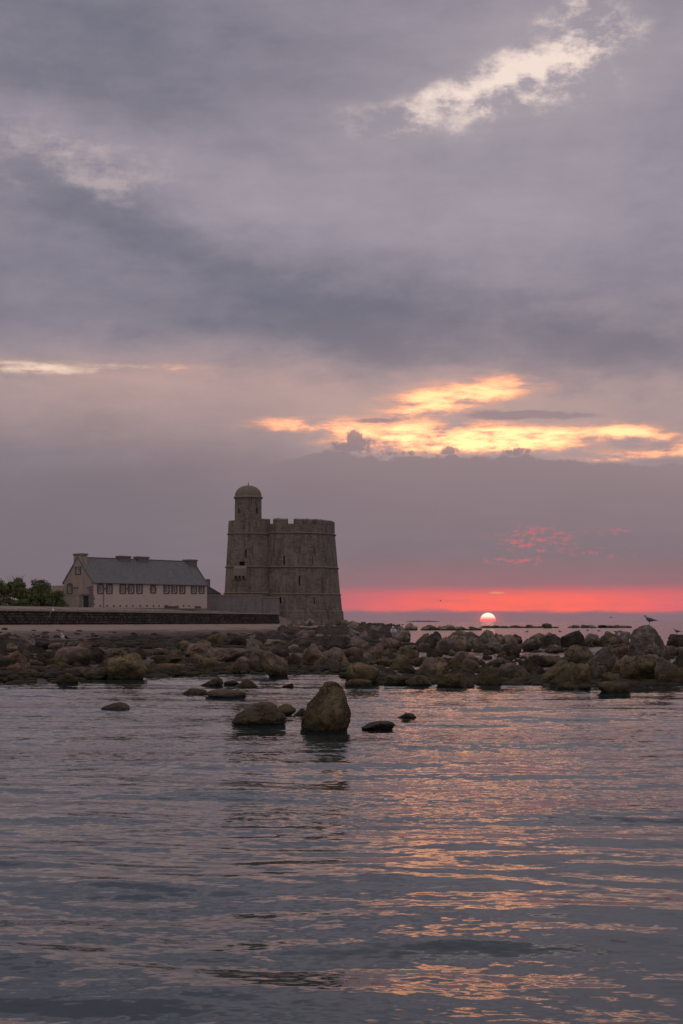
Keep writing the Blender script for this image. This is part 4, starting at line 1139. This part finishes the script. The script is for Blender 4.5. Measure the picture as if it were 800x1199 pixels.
hump = put_rock(271, 334, 820, 850, 'mound', 'brown', 'rounded brown hump standing in the mid water', 0.0, 41, 0.8, sub=5, zb=0.0,
    prof=prof(271, 334, 820, 850, [(820, 304, 309), (822, 299, 316), (825, 294, 320), (832, 284, 325), (840, 275, 331), (846, 271, 331), (849, 275, 328)]))
gull_rock = put_rock(737, 792, 731, 772, 'peak', 'grey', 'tall domed boulder streaked white below the perched gull', 0.0, 55, 0.85, M['guano'], sub=5,
    prof=prof(737, 792, 731, 772, [(731, 757, 764), (733, 751, 768), (737, 745, 774), (745, 739, 783), (755, 739, 788), (765, 738, 792), (771, 737, 793)]))

# shared shapes for all the smaller stones
POOL = []
for i in range(18):
    p, f = rock_shape(500+i, 3, ('boulder', 'angular', 'slab', 'mound', 'wedge')[i % 5], (i % 3-1)*0.25)
    o = mesh('rock', p, f, [M['rock']], None, True); POOL.append(o.data); bpy.data.objects.remove(o)
POOL2 = []
for i in range(8):
    p, f = rock_shape(700+i, 2, ('boulder', 'angular')[i % 2], 0)
    o = mesh('rock', p, f, [M['rock']], None, True); POOL2.append(o.data); bpy.data.objects.remove(o)
rnd = random.Random(99)
def small_rock(x, y, z, w, h, tone, label, group, pool):
    o = bpy.data.objects.new('rock', rnd.choice(pool)); C.objects.link(o)
    o.location = (x, y, z); o.rotation_euler = (rnd.uniform(-.15, .15), rnd.uniform(-.15, .15), rnd.uniform(0, 6.28)); o.scale = (w, w*rnd.uniform(.7, 1.0), h)
    tn = TONE[tone]; j = rnd.uniform(0.75, 1.2); o.color = (tn[0]*j, tn[1]*j, tn[2]*j, 1)
    tag(o, label, 'rock', group); return o
def scatter(n, px0, px1, y0, y1, wpx, label, group, tones, pool=None, flat=(0.4, 0.8), maxw=1.6):
    for _ in range(n):
        px, py = rnd.uniform(px0, px1), rnd.uniform(y0, y1)
        g = ground(px, py, 0.05)
        for _k in range(4): g = ground(px, py, min(1.3, max(0.0, zat(g.x, g.y))))
        w = min(maxw, rnd.uniform(*wpx)/F*g.y)
        tn = rnd.choice(tones); small_rock(g.x, g.y, g.z-0.03, w, w*rnd.uniform(*flat), tn, label.replace('@', {'red': 'reddish'}.get(tn, tn)), group, pool or POOL)
B, GY, DK, OL, RD = 'brown', 'grey', 'dark', 'olive', 'red'
scatter(26, 0, 120, 758, 790, (12, 26), 'lesser @ stone wedged among the left shore boulders', 'stones of the left heap', (B, DK, OL, RD), None, (0.3, 0.55))
scatter(20, 100, 235, 754, 784, (11, 24), 'lesser @ stone around the big boulder below the house', 'stones below the house', (B, DK, OL), None, (0.3, 0.55))
scatter(44, 215, 405, 750, 785, (12, 28), 'lesser @ stone filling the heap below the tower', 'stones below the tower', (B, B, DK, GY, OL), None, (0.3, 0.6))
scatter(40, 400, 560, 752, 798, (12, 26), 'lesser @ stone packed between the middle boulders', 'stones of the middle heap', (B, GY, DK, OL))
scatter(40, 560, 800, 750, 797, (13, 28), 'lesser @ stone packed between the right hand boulders', 'stones of the right heap', (B, GY, DK, OL))
scatter(34, 330, 482, 733, 754, (9, 20), 'distant @ boulder on the point right of the tower foot', 'boulders on the point', (GY, GY, DK, B), None, (0.45, 0.8), 2.6)

scatter(24, 490, 738, 752, 759, (13, 24), 'lesser @ boulder of the back row against the pink water', 'boulders of the back row', (GY, GY, DK, B), None, (0.5, 0.85), 2.2)
# reef of boulders out in the water towards the horizon
def reef_rock(px, ytop, ybase, wpx):
    g = ground(px, ybase, 0.0); w = wpx/F*g.y; h = (ybase-ytop)/F*g.y
    small_rock(g.x, g.y, -0.05, w, h, rnd.choice((DK, GY)), 'low dark stone of the reef along the horizon', 'stones of the far reef', POOL2)
for px in np.arange(484, 735, 6.4):
    px += rnd.uniform(-2.5, 2.5)
    if rnd.random() < 0.12 or 655 < px < 664: continue
    yb = 738.0 if px < 560 else 735.2
    reef_rock(px, yb - rnd.uniform(1.5, 4.2) - (2.0 if px < 550 else 0), yb, rnd.uniform(9, 17))
for px, yt, wp in ((641, 729.5, 12), (693, 731.3, 9), (673, 731.4, 9), (527, 731, 12), (505, 731.6, 14), (552, 733, 8), (592, 732.4, 5)): reef_rock(px, yt, 735.4, wp)

# rubble between the boulders, uncountable
def rubble(name, n, sub, size, seed, mat, label, region, flat=0.6):
    rg = np.random.default_rng(seed); d, f = ICO[sub]; f = np.array(f); nv = len(d)
    shapes = []
    for k in range(6):
        s_ = d*(1 + 0.28*fbm(d*1.4 + k*13.1, 2))[:, None]; shapes.append(s_)
    V, Fc = [], []; c = 0; tries = 0
    while c < n and tries < n*8:
        tries += 1
        px, py = region(rg)
        g = ground(px, py, 0.05); g = ground(px, py, min(1.2, max(0, zat(g.x, g.y))))
        z = zat(g.x, g.y)
        if z < -0.12: continue
        s_ = rg.uniform(*size)*min(2.2, max(1.0, g.y/60)); a = rg.uniform(0, 6.28)
        m_ = np.array([[math.cos(a), -math.sin(a), 0], [math.sin(a), math.cos(a), 0], [0, 0, 1]])
        v = (shapes[rg.integers(6)] * np.array([1, rg.uniform(.6, 1), flat*rg.uniform(.6, 1.2)])*s_) @ m_.T + np.array([g.x, g.y, z + s_*0.12])
        V.append(v); Fc.append(f + c*nv); c += 1
    o = mesh(name, np.concatenate(V), np.concatenate(Fc).tolist(), [mat], None, True); o.color = (0.13, 0.10, 0.075, 1)
    tag(o, label, name, kind='stuff')
def reg_all(rg):
    px = rg.uniform(-20, 820); y1 = np.interp(px, PXF, PYF)-1
    return px, rg.uniform(745, y1)
def reg_far(rg):
    px = rg.uniform(-10, 480); return px, rg.uniform(736 if px > 200 else 741, 760)
rubble('rubble', 1100, 2, (0.06, 0.22), 31, M['rock'], 'loose stones and broken rubble between the shore boulders', reg_all)
def reg_point(rg):
    px = rg.uniform(318, 484); return px, rg.uniform(731 if px > 396 else 734, 752)
rubble('boulder_bank', 1500, 2, (0.10, 0.34), 35, M['rock'], 'bank of broken grey stones on the point beyond the boulders', reg_point, 0.75)
def reg_sand(rg):
    px = rg.uniform(-10, 330); return px, rg.uniform(732.5, 741)
rubble('shingle', 420, 1, (0.05, 0.20), 38, M['rock'], 'scattered stones and pebbles on the sand below the sea wall', reg_sand, 0.5)
rubble('seaweed', 650, 2, (0.18, 0.42), 32, M['weed'], 'dark wet seaweed lying in flat clumps on the tidal flat', reg_far, 0.35)
rubble('wrack', 1100, 2, (0.10, 0.28), 33, M['weed'], 'brown weed fringe along the water edge',
       lambda rg: ((lambda px: (px, np.interp(px, PXF, PYF) - abs(rg.normal(0, 5))))(rg.uniform(0, 800))), 0.4)

# ---------------------------------------------------------------------- gulls
def loft(mb, rings, n=10, mats=None):
    base = len(mb.v); vs = []
    for x, z, ry, rz in rings:
        for k in range(n):
            t = 2*math.pi*k/n; vs.append((x, ry*math.cos(t), z + rz*math.sin(t)))
    mb.v += vs
    for i in range(len(rings)-1):
        for k in range(n):
            mb.f.append((base+i*n+k, base+(i+1)*n+k, base+(i+1)*n+(k+1) % n, base+i*n+(k+1) % n)); mb.m.append(mats[i] if mats else 0)
    mb.f.append(tuple(base+k for k in range(n))); mb.m.append(mats[0] if mats else 0)
    mb.f.append(tuple(base+(len(rings)-1)*n+k for k in range(n-1, -1, -1))); mb.m.append(mats[-1] if mats else 0)
RINGS = [(-.27, .185, .018, .008), (-.20, .20, .045, .020), (-.12, .215, .075, .055), (-.03, .225, .092, .082), (.06, .245, .088, .088), (.115, .285, .062, .062),
         (.14, .33, .044, .046), (.152, .365, .046, .046), (.175, .385, .038, .036), (.20, .383, .018, .018), (.225, .378, .010, .011), (.255, .365, .004, .005)]
def standing_gull(loc, rz, label, wing, body='white', scale=1.0, legs=True, group='gulls on the rocks', nest=False):
    root = empty('gull', loc, rz); root.scale = (scale,)*3; tag(root, label, 'gull', group)
    mb = MB(); loft(mb, RINGS, 12, [0]*9 + [1, 1])
    if legs:
        for s_ in (-1, 1):
            mb.tube([(0.0, s_*.035, .17), (-.012, s_*.037, .08), (0.004, s_*.038, .008)], [.016, .008, .007], 6, 2)
            mb.add([(-.012, s_*.038, .012), (.055, s_*.038-.028, .002), (.065, s_*.038, .004), (.055, s_*.038+.028, .002)], [(0,1,2), (0,2,3)], 2)
    mb.build('body', [M[body], M['beak'], M['leg']], root, True)
    for s_ in (-1, 1):
        wv = MB(); rg_ = [(.085, .262, .012, .03), (.04, .262, .02, .062), (-.06, .245, .022, .062), (-.16, .225, .018, .040), (-.27, .205, .010, .020), (-.36, .195, .004, .006)]
        loft(wv, rg_, 8); wv.v = [(x, y + s_*(0.078 if x > -.1 else 0.05 if x > -.2 else 0.022), z + abs(y)*0) for x, y, z in wv.v]
        wv.build('wing', [M[wing]], root, True)
        ev = MB(); ev.tube([(.178, s_*.030, .392), (.180, s_*.038, .392)], .006, 6); ev.build('eye', [M['black']], root)
    return root
def swimming(px, py, label, rz, group='birds on the far water'):
    g = ground(px, py, 0.0)
    root = standing_gull((g.x, g.y, -0.15), rz, label, 'black', 'grey', 1.1, False, group); return root
def flying_gull(loc, rz, bank, pitch, label, scale=1.0, top='pale', body='white', tip='black'):
    root = empty('gull', loc); root.rotation_euler = Euler((bank, pitch, rz), 'XYZ'); root.scale = (scale,)*3; tag(root, label, 'gull')
    mb = MB(); rg_ = [(-.30, 0.0, .045, .006), (-.20, .0, .05, .02), (-.10, .0, .065, .055), (.02, .0, .075, .072), (.12, .01, .06, .06), (.18, .025, .042, .042), (.22, .03, .036, .034), (.25, .027, .015, .015), (.29, .02, .004, .005)]
    loft(mb, rg_, 12, [0]*6 + [1, 1]); mb.build('body', [M[body], M['beak']], root, True)
    for s_ in (-1, 1):
        st = [(.05, .04, .10, .14), (.25, .10, .11, .12), (.42, .07, .10, .095), (.58, .00, .03, .06), (.70, -.07, .005, .015)]  # span, x lead, z, chord
        wv = MB(); vs = []
        for sp, xl, zz, ch in st:
            zz = {.05: .03, .25: .09, .42: .10, .58: .08, .70: .05}[sp]; ch *= 1.25
            vs += [(xl+.03, s_*sp, zz), (xl-ch*0.4, s_*sp, zz+.014), (xl-ch, s_*sp, zz+.004), (xl-ch*0.4, s_*sp, zz-.006)]
        fs = []; mi = []
        for i in range(len(st)-1):
            for k in range(4):
                q = (i*4+k, i*4+(k+1) % 4, (i+1)*4+(k+1) % 4, (i+1)*4+k); fs.append(q if s_ > 0 else q[::-1]); mi.append(1 if i == 3 else 0)
        fs += [(3,2,1,0), (16,17,18,19)]; mi += [0, 1]
        mesh('wing', vs, fs, [M[top], M[tip]], root, True, mi)
    return root
bpy.context.view_layer.update()
DG = bpy.context.evaluated_depsgraph_get()
def perch(px, py, d0, d1):
    """where the line of sight first meets a stone between two distances: the bird stands there"""
    for k in range(60):
        r = ray(px, py + k*0.25).normalized()
        hit, loc, nrm, _, ob, _ = S.ray_cast(DG, cam.location, r)
        if hit and d0 < loc.y < d1 and ob.name != 'sea':
            # step a little inwards and drop onto the stone
            q = loc + Vector((0, 0.10, 0)); h2, l2, _, _, _, _ = S.ray_cast(DG, Vector((q.x, q.y, loc.z+1.0)), Vector((0, 0, -1)))
            return l2 if h2 else loc
    return at(px, py, (d0+d1)/2)
standing_gull(perch(74.5, 753.0, 50, 90), R(246), 'black backed gull standing white breasted on the broad weedy rock', 'black', scale=1.2)
standing_gull(perch(461, 748.5, 60, 160), R(262), 'white gull on a grey boulder right of the tower', 'white', scale=1.5)
gl = gull_rock.location; 
standing_gull(perch(761, 730.5, gl.y-2.5, gl.y+2.0), R(165), 'grey gull perched on top of the tall streaked boulder', 'grey', 'grey', 1.05)
standing_gull(perch(725.3, 750.5, 60, 160), R(265), 'small white gull sitting left of the tall streaked boulder', 'pale', scale=1.0)
standing_gull(perch(793, 742.0, 60, 150), R(150), 'small dark bird on the rock at the right edge', 'grey', 'grey', 0.9)
fp = at(62.5, 714, 92)
flying_gull(fp, R(100), R(-72), R(-12), 'pale gull in flight banking before the sea wall', 0.92)
flying_gull(at(516, 703.5, 240), R(160), R(15), 0, 'tiny dark gull flying left of the sun', 0.6, 'grey', 'grey')
flying_gull(at(715.5, 723, 300), R(20), R(10), 0, 'tiny dark gull flying low left of the tall streaked boulder', 0.9, 'grey', 'grey')
for px, py, rz, lb in ((617.5, 740.3, 10, 'dark bird on the water right of the sun'), (655.3, 740, 170, 'dark bird on the pink water left of the peaked rock'),
                       (678, 739.5, 20, 'dark bird on the water just right of the peaked rock'), (688, 738.8, 190, 'dark bird on the water above the domed grey boulder'),
                       (701, 739.3, 150, 'dark bird on the water behind the tall green flanked boulder'), (720.3, 740.5, 200, 'left bird of the pair on the water by the streaked boulder'), (726.3, 739.4, 15, 'right bird of the pair on the water by the streaked boulder')):
    swimming(px, py, lb, R(rz))

# --------------------------------------------------------------- far out at sea
def far_coast():
    d = 9000.0; a, c = at(478, 728, d), at(516, 728, d)
    n = 60; vs, fs = [], []
    for i in range(n+1):
        t = i/n; x = a.x + (c.x-a.x)*t
        h = 9.5*min(1, t*6, (1-t)*4)**0.7*(0.75 + 0.35*float(fbm(np.array([[t*9, 0.3, 0.7]]), 3)[0])) + 0.2
        vs += [(x, d-60, -2), (x, d, h), (x, d+400, h*0.8), (x, d+500, -2)]
    for i in range(n): 
        for k in range(3): fs.append((i*4+k, i*4+k+1, (i+1)*4+k+1, (i+1)*4+k)[::-1])
    o = mesh('far_land', vs, fs, [plain('far_land_grass', (0.16, 0.15, 0.17), 0.95, 0.05, 0.1, 0.01)], None, True)
    tag(o, 'thin dark strip of land on the horizon', 'land', kind='structure')
    p = at(482.4, 728, d-70)
    root = empty('lighthouse', (p.x, d-75, 0)); tag(root, 'tiny white lighthouse on the horizon left of the sun', 'lighthouse')
    t = lathe('tower_body', [(3.4, 0), (2.6, 18)], 16, [M['white']], root, True)
    lathe('lantern_room', [(3.2, 18.01), (3.2, 18.6), (2.0, 18.7), (2.0, 21), (0.2, 22.6)], 16, [M['white']], root, True)
far_coast()
